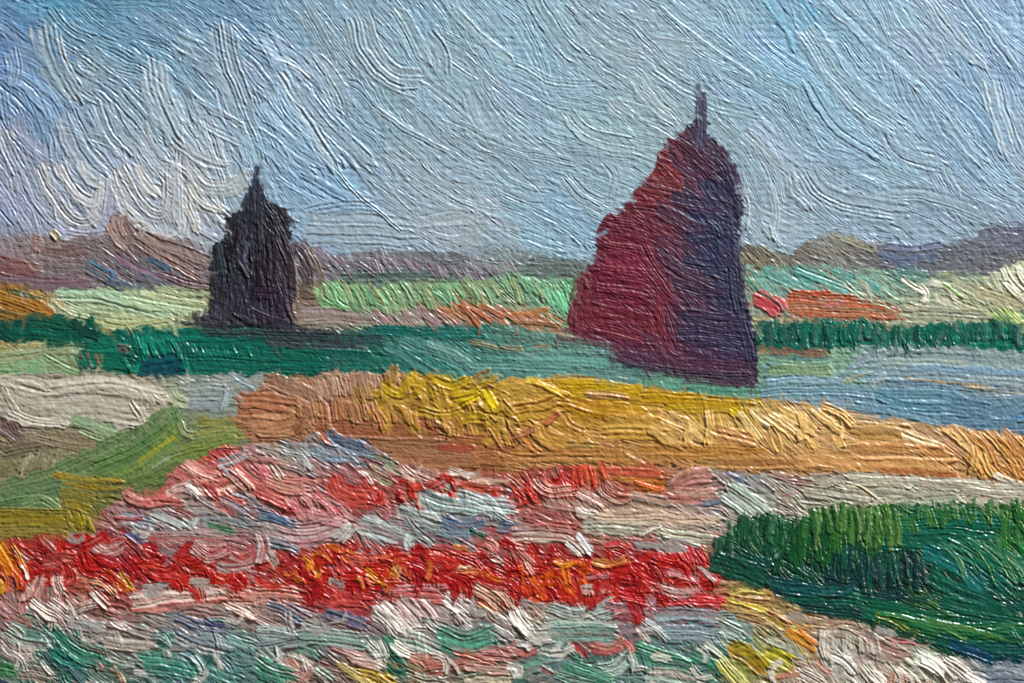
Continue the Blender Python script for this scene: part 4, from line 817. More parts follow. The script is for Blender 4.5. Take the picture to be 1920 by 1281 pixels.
S_('flower_bed_paint', """
30 3.6 c86864/dca090 234,922 270,938 322,930 p9 ; 14 3.4 cc5c5c 236,930 262,942 300,940 ; 26 3.6 c86460/d89080 328,880 348,892 370,910 p9 ; 30 4 d4887c/e8c8bc 346,866 374,884 410,896 p9
14 3.4 c04850/d07070 400,846 420,842 446,846 ; 24 4.6 a4b0b8/c8d0d0 408,872 440,862 468,850 a1.4 ; 20 4.4 98a8b4/c4ccd0 420,880 436,892 446,905 ; 34 4.6 dcbcac/c86858 360,912 410,916 450,902 p11 ; 20 4 e0c4b8 312,922 340,912 362,905
22 4 c4585a 384,905 398,920 410,935 ; 26 5 e8d8cc/d08070 432,884 452,902 474,926 ; 20 4.6 e4d0c4/c86c60 418,920 440,935 466,942 ; 18 3.4 8494ac/a8b4c4 412,935 440,948 470,965 ; 18 3.2 98a0a8 440,920 470,935 490,955
22 4.4 e4dcd4 350,908 366,920 378,935 ; 20 4 c86c64 285,935 320,940 350,945
30 3.6 c8606a/d48484 482,878 500,890 500,912 486,916 ; 34 3.4 c89c88/cc7470 502,896 540,912 585,912 p9 ; 32 3.6 c04c48/d47868 482,915 520,935 560,950 p10 ; 20 4.4 e0c8bc 508,872 520,885 528,900
24 3.6 dcb4ac/c07470 565,925 585,945 600,968 ; 24 3.6 d8b4b0/b86468 590,925 612,945 632,970 ; 24 3.4 d0a0a0 612,930 640,950 660,975 ; 22 3.4 ccA8a4/c06064 540,930 560,955 575,975
48 3.4 bc3c34/cc5848 622,892 642,925 705,935 p12 a1.3 ; 14 4.4 e8dcd0 675,882 690,890 702,910 ; 24 3.6 90946c/b8b49c 686,876 710,890 742,908 p8 ; 18 3.4 7c9470/c8c8b0 720,870 745,885 765,892
28 4 d8d0c4/b47c6c 770,880 805,895 842,910 p9 ; 24 4 dcd8d0/c09080 750,876 765,890 782,900 ; 22 3.6 b83430 800,915 820,905 838,895 ; 24 3.4 c03c2c/cc5c38 850,918 880,912 920,912 ; 18 3.2 b08c74/c8b0a0 868,892 910,900 960,905 ; 18 3.4 d0ccc4 840,880 870,888 890,895
30 3 c8a090/b46058 1000,898 1030,922 1082,918 p8 a1.4 ; 26 4 d8d0c8/b89890 1082,922 1110,935 1140,952 ; 18 3 cc5844/d87860 1130,882 1190,884 1245,892 ; 12 3 d0944c 1138,896 1180,898 1232,905 ; 16 3.4 d47428/c04c28 1190,902 1215,912 1245,918
34 4 d4ac9c/ac7468 1262,918 1285,895 1340,890 p10 a1.9 ; 24 3.4 c4847c/d4a898 1258,922 1300,926 1345,924 p9 ; 14 3 546890/7080a4 1362,886 1380,896 1402,908 ; 12 2.8 707ca4 1370,905 1390,912 1410,920 ; 50 2.8 a8bcac/c4d0c4 1358,918 1395,940 1440,975 p8 a1.4 ; 14 2.6 8494ac 1300,942 1330,944 1358,936
18 3 c07c74 1240,930 1270,935 1320,938 ; 20 3 b4a8a0/a0988c 1180,930 1220,935 1260,945 ; 26 3 c0a898/b08478 1020,940 1060,948 1110,955 ; 24 4 dcd8d0/c0b4a8 1080,955 1095,965 1120,968
26 2.6 98a8d0/6c88b8 612,806 640,828 692,846 p8 ; 20 3.2 84a4c8/bcd0dc 585,846 620,858 658,862 p7 ; 20 3.2 7c98b4/a8bcc4 640,836 670,846 712,852 p7 ; 16 3 94b0cc 600,826 615,838 640,842 ; 14 3.6 c8703c/b05028 602,812 612,826 622,832
20 3 b8aca4/a09c90 482,838 520,850 560,870 ; 24 4 d4ccc8/b8b0ac 556,852 570,868 578,885 ; 20 3 a0a8a0 530,842 560,848 590,852 ; 16 2.8 8c9884 700,852 730,862 750,875
40 3 b8c8c4/8ca8a4 786,925 820,945 862,955 p9 a1.7 ; 36 3 b4c4c4/98acb0 855,925 910,942 965,948 p9 a1.6 ; 24 3.6 c4d0d0/90a4a8 905,930 925,952 928,972
14 2.8 a05c54/8c7c78 1458,895 1480,902 1510,908 ; 18 3 b09088 1440,884 1465,892 1490,895 ; 28 2.6 b4b09c/a0a090 1505,918 1570,930 1640,938 p10 ; 24 2.6 c0bcac/a0a494 1586,892 1720,902 1930,915 p9 a1.4 ; 22 2.6 a4a898/b8b4a0 1600,915 1700,922 1800,930 p9 ; 12 4 dccca8/c8b48c 1582,906 1615,916 1642,936 ; 22 2.8 c4bcac/b0a898 1800,918 1860,922 1935,930 p9 ; 16 4 d4d0bc 1695,908 1702,912 1710,916
22 2.6 98a890/b0b4a4 1690,940 1740,938 1800,934 ; 10 2.6 b46c70 1462,930 1480,928 1495,925
""", **A)
S_('flower_bed_paint', """
24 3 ac6468/c09494 178,976 200,984 220,990 ; 34 3.4 d0b4ac/a86c6c 172,1006 200,1030 236,1018 p8 a1.7 ; 30 3.2 b4bcc0/98a4b0 230,968 260,975 298,985 p9 ; 24 3.4 acb8b4/c4ccc8 285,962 320,978 345,992 ; 20 3.6 b8c4c4/d0d4d0 250,990 272,1005 285,985
14 3.4 4068ac/6c88c0 238,998 250,1008 264,1018 ; 12 3 3c64a4 256,1000 264,1012 262,1022 ; 14 3.2 cc686c 215,972 250,974 270,970 ; 16 3.4 bcc4bc 345,972 360,985 372,998 ; 16 3.4 b4c0b8 372,970 362,984 352,995 ; 16 2.8 2c7c4c/54946c 388,982 415,990 446,998 ; 22 2.6 98acac/8ca0a4 400,970 440,975 480,985
36 3 c06464/b0a49c 295,1008 360,1010 432,1018 p7 a1.4 ; 30 3.4 ccb4ac/b86c6c 362,1022 395,1042 432,1028 p8 ; 26 3.2 ccc4c0/b0a09c 408,1062 440,1064 484,1056 p9 ; 22 3 c0a09c/b46060 430,1040 455,1048 480,1035
18 4 d4bcb4/b48c84 30,1028 45,1042 62,1052 ; 18 3.4 c88074 80,1008 95,1020 108,1034 ; 30 3.2 c05850/d89c8c 84,1052 115,1048 145,1042 p8 ; 22 3.4 d85430/c03828 238,1012 258,1030 278,1052 ; 16 3 c83028 150,1000 158,1020 164,1045 ; 16 3 c02c28 162,1000 166,1025 
30 4 e06420/e89c24 -5,1018 15,1050 30,1085 p10 ; 16 4.4 ecac24/e06020 24,1018 40,1045 52,1070 ; 14 4 e4a020/d04020 5,1070 15,1090 10,1115 ; 16 4 dc5c20 28,1070 38,1090 40,1108 ; 10 5 ece0dc 42,1058 50,1072 55,1088 ; 12 4 e8b028 0,1085 6,1100 4,1118
20 3.4 d0943c/bc4c2c 195,1068 225,1090 252,1112 p7 ; 12 3.6 d8b04c 225,1070 240,1090 256,1110 ; 36 3 c03836/d0685a 285,1072 320,1082 365,1095 p9 a1.4 ; 22 3.4 d44420/c03028 400,1085 425,1092 445,1072 ; 18 3 cc4838 260,1050 280,1058 300,1056
22 4 d49884/c07c6c 118,1082 150,1074 182,1086 ; 22 3 b86c54/a85c4c 128,1102 150,1100 172,1100 p8 ; 26 4 d49460/e4bca8 172,1082 200,1092 228,1118 ; 14 4 cc7c48 198,1082 216,1090 220,1108
26 5 dcbcb0/c89888 82,1078 72,1100 60,1125 a1.6 ; 26 5 d8b4a8/ecdcd4 108,1078 112,1100 124,1122 a1.6 ; 22 4.6 d4b0a4 60,1098 52,1115 40,1128 ; 26 5.6 ece4e0/d0c0b8 56,1128 74,1145 92,1165 a1.4 ; 32 5.6 e4dad2/ccb4a8 90,1125 110,1140 134,1158 a1.5 ; 22 5 e8e0d8/ccb8ac 145,1142 165,1135 192,1128 ; 18 5 e0d4cc 172,1110 190,1125 205,1140 ; 24 4 c8a094 140,1120 155,1128 168,1120
42 4 e4d0c4/c4584c 248,1134 340,1122 432,1112 p13 a2 ; 16 5 ecdccf 245,1118 330,1112 420,1108 a.8 ; 30 3.6 d8aa9c/c88478 424,1102 450,1108 488,1118 p9 ; 24 5 e8d4c8/d0a898 428,1130 450,1142 482,1158 ; 20 3 b46868/c89490 370,1142 400,1148 430,1152
30 3 b08080/c09c98 -5,1125 12,1140 30,1155 p7 ; 26 2.8 a4706a/b4887c 18,1155 40,1166 65,1178 ; 24 3.4 6068a0/98a4c4 332,1154 375,1170 432,1178 p8 a1.6 ; 12 3.6 4c5090 385,1160 405,1170 425,1172
""", **A)
S_('flower_bed_paint', """
26 3.2 c4c0c0/a0a8a8 125,1164 165,1172 205,1176 p9 ; 22 4 d4c4bc/b0a49c 125,1192 160,1204 196,1192 ; 28 4 dcc8c0/ac9890 200,1166 250,1182 304,1196 p10 ; 34 3.4 b4a094/c4b4a8 198,1202 250,1206 302,1216 p11 ; 20 4 d8d0c8 210,1160 222,1172 240,1178
44 3 54887a/7ca498 15,1182 50,1192 92,1202 ; 34 3 2c7862/488c78 84,1172 110,1195 132,1232 ; 30 3 1c7666/349080 98,1222 130,1240 172,1248 ; 24 4 c4c4b8/a8b0a4 8,1186 45,1205 95,1212 ; 32 3.6 b49c94/c8b8b0 4,1205 30,1225 72,1228 ; 16 3.4 b4c4bc 85,1185 96,1200 100,1215
30 3 2c7842/50905c -5,1248 15,1255 38,1262 ; 34 3.2 a49082/b8a89c 38,1258 75,1262 112,1272 ; 12 3.2 b44446/c46868 148,1210 172,1214 204,1222 ; 40 3 2c7e6e/74a494 258,1232 290,1236 328,1228 p8 a1.5 ; 28 4 c4c4c0/8c9cb0 328,1185 365,1205 432,1222 p10 ; 22 3.4 98a8bc/c4ccd0 370,1178 405,1198 440,1210 ; 20 3.2 6ca494/a4c0b4 425,1192 450,1204 484,1212 ; 16 4 c8e0d8/4ca898 312,1186 318,1198 326,1208
24 4 7498ac/d0e0e4 332,1228 355,1238 366,1258 ; 20 4.4 84a4b4/dce8e8 362,1228 378,1245 382,1262 ; 22 3.6 6c94a8/a4bcc4 306,1256 325,1268 345,1288 ; 22 5.5 c0a492/a88c7c 180,1242 188,1246 194,1252 e.2 g.1 ; 14 4 c4946c/d8b090 212,1248 225,1264 236,1282 ; 16 3 7890a8 132,1248 148,1268 162,1285 ; 16 4 6c94a4/c4d4d8 415,1235 430,1245 440,1262 ; 24 3 4c8c7c/8cb0a4 385,1255 415,1270 450,1282 ; 14 3.4 b8bcb0 200,1232 230,1244 255,1248 ; 20 3 90a098 260,1258 285,1266 300,1280 ; 14 3 3c5c88 -2,1272 10,1278 24,1284
46 3.2 b87c82/d0b8b4 498,988 570,1000 652,982 p9 a1.6 ; 28 3.2 d0a4a4/b87478 575,958 615,972 662,984 p9 ; 22 3.4 5c84ac/94b0c4 482,960 515,972 560,985 ; 14 3.4 4878b0 505,968 525,975 545,980 ; 30 4 c4cac4/a8b0ac 662,982 645,1000 625,1015 a1.5 ; 14 4.6 c46c74/d8a0a0 690,972 712,978 728,965 725,952 ; 40 3 a4b4b0/bcc8c4 668,982 710,992 764,1008 p9
30 3.2 5478b4/9cb4c4 828,972 870,990 905,968 p8 ; 16 2.8 88acbc 815,998 850,1002 884,998 ; 24 3.4 c4ccc4/9cb0ac 745,955 780,965 825,978 p9 ; 20 3.4 b8c4c0 770,1000 765,1018 772,1030 ; 14 3 1c6646/3c8464 880,990 896,1000 916,1008 ; 20 3 849ca4/a8b4b4 498,1015 530,1022 565,1032 ; 26 4 d4ccca/ac6060 486,998 495,1025 488,1060 a1.6 ; 22 4 d8d4cc/b8a89c 505,1032 515,1048 525,1062 ; 20 3 707ca0 515,1008 535,1015 550,1020 ; 22 3.4 bcc4c4/6c88b0 920,955 945,975 970,985
18 3 98b0b8 850,958 875,950 900,955 ; 24 3 84a0a8/5c7cac 930,985 960,990 990,995
""", **A)
S_('flower_bed_paint', """
34 3.6 cc5854/c03c38 636,1058 660,1078 695,1098 p9 ; 26 3.4 cc685c/c04840 660,1046 700,1050 745,1058 p8 ; 26 5 e8ccA0/d89c34 748,1042 742,1066 728,1096 p10 ; 16 4.4 d89438 690,1068 708,1080 724,1094 ; 18 4 cc6848/b83830 752,1050 765,1072 772,1092 ; 22 4 d47c38/c05828 800,1074 825,1084 848,1080 ; 18 4.4 dc8c40/ecd4b0 846,1066 872,1068 902,1062 ; 12 4 d86c4c 872,1088 888,1078 900,1066 ; 16 4 d48474/e0b0a4 908,1012 926,1022 922,1040 ; 14 4.4 e4d4c4 908,1036 922,1044 938,1054 ; 16 3.6 dca8a0 808,1036 820,1048 832,1062 ; 20 3.4 c84438/d88070 840,1040 880,1040 920,1045
56 2.6 c04240/d0605a 598,1134 640,1110 706,1118 p9 a1.6 ; 18 3 d07c84/e4b4b4 718,1106 780,1102 845,1100 p7 ; 22 3 cc9488/c86c68 735,1118 790,1120 838,1126 p8 ; 22 4 dca48c/c87468 480,1092 500,1100 516,1092 ; 34 3.6 e4c8bc/cc8c7c 478,1112 520,1112 574,1122 p11
34 3.6 4c5890/84acb4 502,1132 540,1146 584,1172 p9 a1.8 ; 28 3.4 565c9c/84acb0 606,1146 645,1158 694,1176 p8 a1.6 ; 14 4 38447c 545,1168 560,1172 572,1170
42 5.4 e8e2d8/ccc4b6 708,1134 738,1164 764,1198 p13 a2.2 ; 38 5 dcccc8/b8a49c 748,1118 772,1145 796,1176 p11 a1.9 ; 22 5 dcd0cc/c4a89c 790,1122 808,1142 820,1160 ; 38 5.4 ece8e4/d4c8c4 835,1118 858,1132 884,1152 a1.5 ; 22 4.6 d4ccc4/c4b0a8 845,1150 858,1162 866,1175 ; 20 4 ccc4bc 800,1160 815,1175 830,1185
34 4 d89c80/e4ccb0 888,1096 915,1112 948,1138 p10 ; 14 4.4 dca434/c87c28 898,1132 915,1142 932,1154 ; 26 5 d8d8d4/b8b4b0 898,1142 930,1160 965,1182 a1.5 ; 28 4 c4bcb8/a8a4a0 918,1172 940,1186 968,1202 ; 22 4.4 d4c8b8/c89c80 930,1100 950,1120 965,1140
44 3.6 2c8a6e/94bcac 818,1180 875,1200 934,1176 p9 a1.7 ; 28 3.2 1c785c/3c9478 826,1206 865,1218 905,1214 ; 28 3.4 2c785a/4c9478 722,1192 742,1218 766,1246 ; 34 4.6 e4e0d8/74a494 742,1186 785,1202 834,1222 p12 a1.9 ; 26 4.4 d8d4c8 735,1205 765,1225 795,1235 ; 22 3.2 c4c8bc/a4aca4 558,1184 620,1188 692,1198 p8 ; 30 3 98acaa/b0bcb8 480,1182 520,1186 562,1192 ; 24 2.8 94a0a4/a8b0b0 480,1212 540,1204 604,1192
28 3.4 b46c6e/d4aca4 616,1206 650,1218 694,1232 p8 ; 40 3.4 bc7c74/d8aca0 536,1236 562,1262 586,1230 p8 a1.7 ; 20 3 749c8c 556,1216 580,1224 604,1230 ; 34 3 a4b4ac/c0c8c0 486,1215 508,1240 532,1264 p9 ; 24 4 d4d0c8/b4b8b0 688,1202 706,1222 722,1245 ; 30 4 ccA438/dcc070 668,1256 705,1268 746,1288 p9 ; 22 3.6 c4a444/d0c48c 632,1246 660,1262 692,1285 ; 22 4 dcd4cc/c49c94 655,1234 690,1240 724,1254 ; 30 3.2 bc5c4e/d48676 796,1254 840,1250 886,1238 p8 ; 24 3.2 b86050/d09484 765,1232 800,1234 842,1236 ; 22 3.4 d48870/c05c58 848,1216 890,1226 934,1244 ; 30 3.6 c0484e/dcaca4 898,1222 930,1224 968,1232 p9 ; 24 3.4 d4c8b0/b8ac94 866,1276 910,1270 966,1272 p9 ; 24 3 3c7e66 478,1275 495,1284 510,1290 ; 22 3.2 90a894/c0c8bc 590,1250 610,1265 630,1282
24 3.4 d8a498/c07468 870,1246 920,1252 960,1256 ; 18 3.4 c8c8bc 775,1265 800,1272 840,1278
""", **A)
S_('flower_bed_paint', """
38 3 bc887e/c4b4a4 958,1000 1015,998 1082,1006 p8 a1.6 ; 14 3 c06c64 995,984 1035,982 1082,986 ; 34 3 c0c4b0/a4a494 1092,986 1150,985 1222,992 p9 a1.6 ; 26 2.8 d0b09c/dcccb4 1115,968 1220,970 1352,978 p9 a1.5 ; 14 4.4 e0d8cc 1080,952 1092,964 1112,968 ; 20 4.6 e0e0dc/b8c0c0 1082,998 1096,1018 1112,1042 ; 28 2.8 c8c8b0/a8ac9c 1226,998 1280,1002 1342,1012 p8 ; 12 3.6 d4dcd4 1238,1010 1275,1014 1312,1026 ; 16 4 d0ccc0 1200,1000 1222,992 1240,985 ; 22 3.4 ccc8c0 1060,1015 1080,1030 1092,1045
14 3.4 c03032/d05858 1132,1022 1158,1018 1184,1026 ; 20 4.2 cc8840/d89c58 1108,1052 1145,1058 1182,1046 ; 14 4 c87848 1180,1050 1188,1060 1196,1066 ; 16 4.4 d88c40/c87c40 1038,1050 1062,1058 1082,1052 ; 14 4 dc9838 1078,1052 1066,1062 1050,1068 ; 16 4.6 e09c30/d06428 1034,1070 1046,1078 1056,1088 ; 12 4 cc5428 1052,1090 1056,1100 1048,1108 ; 18 4 dcb0a0/c87060 965,1028 982,1044 1004,1062 ; 18 3.8 d8a898 985,1050 995,1066 1004,1080
14 3 aca4a4/c06468 1098,1080 1125,1078 1154,1078 ; 24 3.2 b4b4ac/c09488 1086,1104 1115,1104 1148,1100 p8 ; 26 3 c47078/b8a8a4 1228,1070 1270,1074 1316,1088 p7 a1.4 ; 24 3.2 c4bcb4/cc8080 1228,1096 1270,1108 1324,1108 p8 ; 14 3 c82c34/d05054 1250,1130 1300,1128 1354,1132 ; 18 3 b8a49c 1310,1060 1325,1078 1342,1092 ; 18 3 c03038 1300,1115 1340,1122 1370,1130 d.15
44 3.2 a0b6b2/c0c8c0 1024,1140 1085,1158 1165,1132 p9 a1.7 ; 24 3 b8bcaa/a0b0a8 1018,1172 1080,1166 1164,1174 p9 ; 20 3 b87078/a88490 1130,1132 1170,1138 1224,1122 p8 ; 16 4 b098a4/d0c4c8 1188,1152 1208,1138 1226,1120 ; 30 2.8 9cb4b4/8890bc 1226,1152 1280,1150 1348,1158 p9 a1.6 ; 36 2.8 94acac/a8b0c4 1226,1188 1285,1186 1352,1198 p9 a1.6 ; 40 5.6 ece9e2/d0c8bc 962,1140 975,1165 1000,1190 a1.6 ; 36 4 ccc8bc/b0b0a8 985,1190 1020,1192 1062,1182 p10 a1.6 ; 36 3.6 b4c4bc/9cb0a8 1352,1168 1372,1180 1398,1192 ; 14 4 dcccbc 1196,1176 1206,1190 1216,1204 ; 22 3.4 a8b4b0 1200,1165 1230,1180 1250,1205 ; 14 3.4 c0c8c0 1350,1190 1360,1205 1372,1212
26 4 d8cfc0/b4a890 988,1140 1000,1155 1012,1165
14 3.2 c0b858/d0c070 1368,1112 1400,1106 1444,1112 ; 30 3.2 d0a864/c4bc44 1356,1126 1400,1138 1444,1140 p8 a1.6 ; 12 3.2 c8b848 1362,1122 1395,1132 1440,1146 ; 14 3 c87858 1375,1120 1410,1124 1445,1126 ; 22 3 c88068/c8a060 1380,1152 1410,1160 1440,1170
24 3.6 bc4a48/d08480 955,1208 985,1220 1012,1212 ; 20 3.6 b4383e/c05c5c 1068,1202 1086,1215 1104,1228 ; 30 3.6 bc4850/d09484 1108,1210 1145,1216 1172,1194 p8 a1.6 ; 18 3.6 c87068 1170,1200 1182,1212 1188,1226 ; 34 3.4 a0b6aa/c4ccc0 1008,1224 1040,1226 1062,1198 p9 a1.6 ; 34 3 2c8c66/84b89c 1188,1216 1245,1236 1306,1252 p8 a1.6 ; 28 3 1c7c5c/3c946c 1298,1228 1325,1240 1346,1256 ; 34 3.4 a0bcae/c0ccc0 1112,1262 1155,1250 1186,1218 p9 a1.6 ; 30 3 74a492/98b8a8 962,1262 995,1250 1025,1238 ; 22 3.4 b4a494/c4b8a8 1216,1256 1265,1262 1312,1272 ; 22 3.4 c4ccc0/94b0a0 1205,1272 1250,1278 1304,1288 ; 30 3.6 b0a82c/d4d48c 1348,1232 1372,1260 1402,1288 p9 a1.8 ; 40 3.8 c0a820/b48428 1366,1206 1405,1230 1446,1262 p10 a1.9 ; 18 3.4 a4b0a0 1060,1250 1085,1262 1105,1275 ; 14 3.4 c88078 1012,1248 1025,1256 1036,1262 ; 22 3.2 84a898 1040,1262 1080,1275 1120,1284 ; 20 3.4 b0bcb0 1180,1225 1188,1245 1180,1262 ; 18 3.4 c4c8b8 1320,1205 1340,1218 1355,1230
24 3.2 d0b068/c48860 1436,1112 1458,1118 1484,1128 p8 ; 28 3.4 c0a84c/cc8870 1436,1146 1458,1162 1484,1180 p8 ; 24 4.2 d47c20/e09c40 1472,1182 1498,1194 1532,1214 a1.2 ; 14 4.4 e0a040/c86820 1495,1180 1512,1195 1526,1208 ; 18 4.4 dcdcd4/b8c0b0 1436,1196 1470,1212 1514,1236 ; 38 3.8 c0b028/6c8630 1436,1222 1462,1235 1494,1252 p9 a1.9 ; 34 3 c48c7c/a4a48c 1546,1166 1590,1160 1644,1178 p9 a1.6 ; 20 4.6 dcd8d0/b8b0a4 1544,1180 1542,1210 1548,1240
22 4.6 d8dcd4/b0b8ac 1560,1248 1580,1232 1600,1218 ; 34 3.4 a4706f/bca494 1616,1202 1655,1216 1704,1236 p9 a1.7 ; 26 3 b48c84/98a088 1652,1186 1695,1196 1744,1216 p8 ; 12 3.2 c83c60/d46880 1660,1192 1690,1200 1720,1206 d.1 ; 40 4.8 b0caae/e4e4d8 1712,1226 1740,1242 1768,1265 a1.6 ; 28 5 e4d8cc/c4b4a8 1752,1228 1775,1250 1802,1278 a1.5 ; 30 4.6 d4d0c0/b8b8a8 1616,1246 1632,1265 1650,1290 a1.5 ; 26 4 c47c6c/d8ccbc 1676,1256 1710,1270 1745,1288 ; 30 4.6 d8d0c4/b8b0a4 1496,1256 1520,1270 1546,1290 ; 14 3.4 cc8474 1438,1270 1470,1266 1502,1262 ; 22 4 d4c4b8/b49c94 1786,1252 1815,1268 1845,1288 ; 22 2.8 94a4bc/b0bccc 1836,1250 1880,1248 1930,1252 p7 a1.3 ; 22 2.8 a4b0c4/8c9cb8 1846,1272 1890,1270 1930,1274 p7 a1.3 ; 18 4 d0ccc0 1580,1258 1600,1270 1615,1288 ; 20 4 c8c4b4 1660,1240 1672,1258 1685,1275 ; 18 4 dcd8cc 1590,1245 1600,1262 ; 16 3.4 c08c80 1530,1240 1545,1255 1560,1262
""", **A)
comb('flower_bed_paint', "1560,1192 1590,1192 1620,1194 1640,1198", 10, (24, 36), 88, (8, 12), 'c8c8bc/b0b8a8/d4d0c4/a0a898', h=3.8, am=.7)
comb('flower_bed_paint', "1226,1032 1260,1028 1310,1028", 10, (26, 40), 62, (11, 16), 'c83840/d05054/b82c34', h=3.4, am=.9)
comb('flower_bed_paint', "1074,872 1100,870 1130,872", 8, (32, 48), 78, (8, 12), 'cc4434/c03828/d05c40', h=3.6, am=.7)
comb('flower_bed_paint', "1650,1258 1700,1256 1740,1262", 9, (26, 40), 86, (9, 13), 'd0ccbc/b8b0a0/c88c80/dcd8cc', h=4, am=.7)

# ------------------------------------------------------------------ dark green shrub on the right
SHRC = cfield("""1360,1000,2c5c44 1340,1040,14483a 1400,1060,0c4438 1400,990,2c5c3c 1470,1000,1c5438 1500,1020,18542c 1550,980,345f2c 1600,1000,2c5c30 1560,1060,14483c 1620,1060,0c3c38 1680,1080,0c2c30 1720,1070,0a2830 1650,960,3c6c34 1720,980,20644a 1800,990,14604a 1760,1020,185a34 1880,960,346834 1900,1000,2c6430
1800,1060,145c54 1860,1060,1c6048 1900,1080,145448 1760,1100,145440 1850,1120,145448 1920,1150,14544c 1500,1110,0c4844 1450,1090,0c3c40 1540,1130,0c5844 1650,1140,0c4c3a 1750,1150,145434 1850,1180,1c5038 1780,1190,14583c 1900,1200,0c4440 1720,1180,3c6034 1850,1225,0c3c54 1920,1220,144a54 2100,1100,14544c""")
SHRA = afield("1360,1000,85 1340,1040,85 1390,1065,25 1470,1020,95 1550,1000,92 1600,1000,95 1650,980,80 1560,1060,95 1680,1070,88 1740,990,5 1830,990,5 1880,960,70 1760,1060,40 1850,1080,35 1900,1050,50 1500,1105,8 1560,1135,8 1700,1150,12 1800,1170,14 1900,1190,10 1850,1230,12")
sm = coat('shrub_paint', "1332,1040 1340,1012 1362,1000 1380,975 1440,962 1500,975 1530,955 1600,950 1680,945 1800,948 1930,940 2300,930 2300,1240 1930,1245 1860,1238 1780,1228 1700,1195 1620,1168 1540,1148 1490,1130 1440,1105 1360,1080", SHRC)
fill('shrub_paint', sm, SHRC, SHRA, (45, 100), (14, 26), 21, c2j=.7, ang=8, curve=.4, h=2.0, am=1.15, pitch=5.8, mix=.25, ridge=.4, rag=.8, soft=4, flat=.4)
B = dict(mix=.12, jy=8)
S_('shrub_paint', """
44 3 0c4838/1c6048 1330,1050 1385,1066 1442,1092 p8 a1.6 ; 30 3 14584a/0c4038 1362,1028 1405,1050 1446,1062 p8
40 2.8 0c6450/18745c 1676,985 1750,982 1850,990 p7 a1.4 ; 40 2.6 0c5c4c/1c6c54 1650,1012 1720,1012 1790,1020 p7 a1.3 ; 30 2.6 146c58/1c7860 1740,968 1820,974 1900,982 p7
34 2.8 0c5c58/2c807c 1730,1030 1790,1060 1850,1110 p8 a1.5 ; 34 2.8 146458/1c7468 1765,1020 1830,1055 1900,1110 p8 a1.5 ; 34 2.6 1c7058/146050 1810,1015 1870,1050 1935,1085 p8 a1.4 ; 30 2.6 105c4c/1c6c58 1740,1080 1800,1110 1880,1140 p8
40 2.6 0c5848/186c50 1480,1112 1580,1118 1690,1140 p8 a1.3 ; 30 2.6 0c4850/185c58 1440,1090 1490,1100 1540,1108 p7 ; 40 2.6 0c5c44/1c6c4c 1620,1140 1720,1160 1830,1190 p8 a1.4 ; 40 2.6 18603c/2c7044 1700,1165 1790,1185 1900,1182 p8 a1.4 ; 34 2.6 145844/1c6450 1760,1130 1840,1150 1935,1165 p8 a1.3 ; 30 2.4 0c4c44/145c54 1750,1195 1830,1212 1935,1215 p8
24 2.8 0c3c58/14506c 1780,1208 1820,1222 1860,1238 p8 ; 30 2.4 14544c/0c4440 1500,1135 1560,1142 1620,1150 p7 ; 14 2.6 5c7c30/345c30 1665,1160 1690,1170 1720,1185 ; 12 2.6 6c8434 1640,1150 1670,1165 1700,1180 d.15
24 3 0c3038/1c4448 1545,1085 1590,1092 1612,1080 ; 18 3 0c2c34/1c4044 1620,1110 1660,1118 1700,1112 ; 22 3.4 0c4444/2c6464 1540,1110 1580,1110 1605,1095
14 4 2c8c3c/185c2c 1884,1010 1890,1040 1900,1056 ; 14 4 2c9044/1c6430 1905,1010 1912,1030 1925,1045 ; 14 3.4 3c8c4c 1822,1030 1840,1050 1862,1070 ; 30 2.6 3c6c34/1c5c38 1850,1030 1890,1052 1930,1060 ; 22 3.4 0c5048/84acA4 1468,1000 1466,1025 1450,1045
14 3 145c54/4c8c84 1890,1170 1900,1190 1915,1210 ; 6 3 8c9440/a8a858 1680,1175 1672,1188 1662,1200 ; 5 3 707c34 1648,1160 1645,1170 ; 8 3 c8c8b8 1908,1146 1912,1152 1914,1158
""", mix=.12)
comb('shrub_paint', "1368,978 1400,968 1440,966 1470,972", 18, (34, 62), 92, (7, 11), '1c5038/2c6848/14482c/4c7c5c', h=3.2, am=.7, **B)
comb('shrub_paint', "1336,1010 1360,1004 1380,1002", 8, (24, 40), 92, (7, 10), '144838/1c5440/4c6c58', h=2.8, am=.5, **B)
comb('shrub_paint', "1480,985 1510,975 1540,972 1580,990", 16, (60, 100), 98, (10, 15), '1c5c2c/14502c/2c6c34/0c4430', h=3.6, am=.9, bend=-.15, **B)
comb('shrub_paint', "1510,955 1560,950 1620,948 1680,950", 26, (44, 78), 84, (10, 15), '3c702c/4c8040/2c6030/6c9058/3c7038/2c6834', h=3.6, am=.9, bend=.15, **B)
comb('shrub_paint', "1620,960 1650,965 1680,975", 8, (50, 74), 80, (10, 14), '4c7c3c/6c9058/3c6c30', h=3.6, am=.9, bend=.3, **B)
comb('shrub_paint', "1690,950 1760,948 1840,946 1930,944", 26, (20, 46), 75, (9, 13), '3c7034/2c6834/4c8444/5c8c54', h=3.4, am=.8, **B)
comb('shrub_paint', "1880,960 1910,962 1935,965", 7, (50, 80), 80, (10, 14), '2c6c34/3c7c3c/1c5c34', h=3.6, am=.8, bend=-.2, **B)
comb('shrub_paint', "1565,1030 1600,1030 1610,1032", 8, (34, 56), 96, (9, 13), '0c3c3c/145048/0c4450/1c5c44', h=3.6, am=.7, bend=-.3, **B)
comb('shrub_paint', "1610,1048 1650,1044 1700,1048 1728,1052", 15, (40, 66), 92, (9, 13), '143c40/18484a/1c5448/103038/3c6468', h=4, am=.7, **B)
comb('shrub_paint', "1830,1010 1860,1015 1885,1020", 7, (26, 40), 75, (8, 11), '1c6430/84a890/2c7438', h=3.2, am=.5, bend=.4, **B)
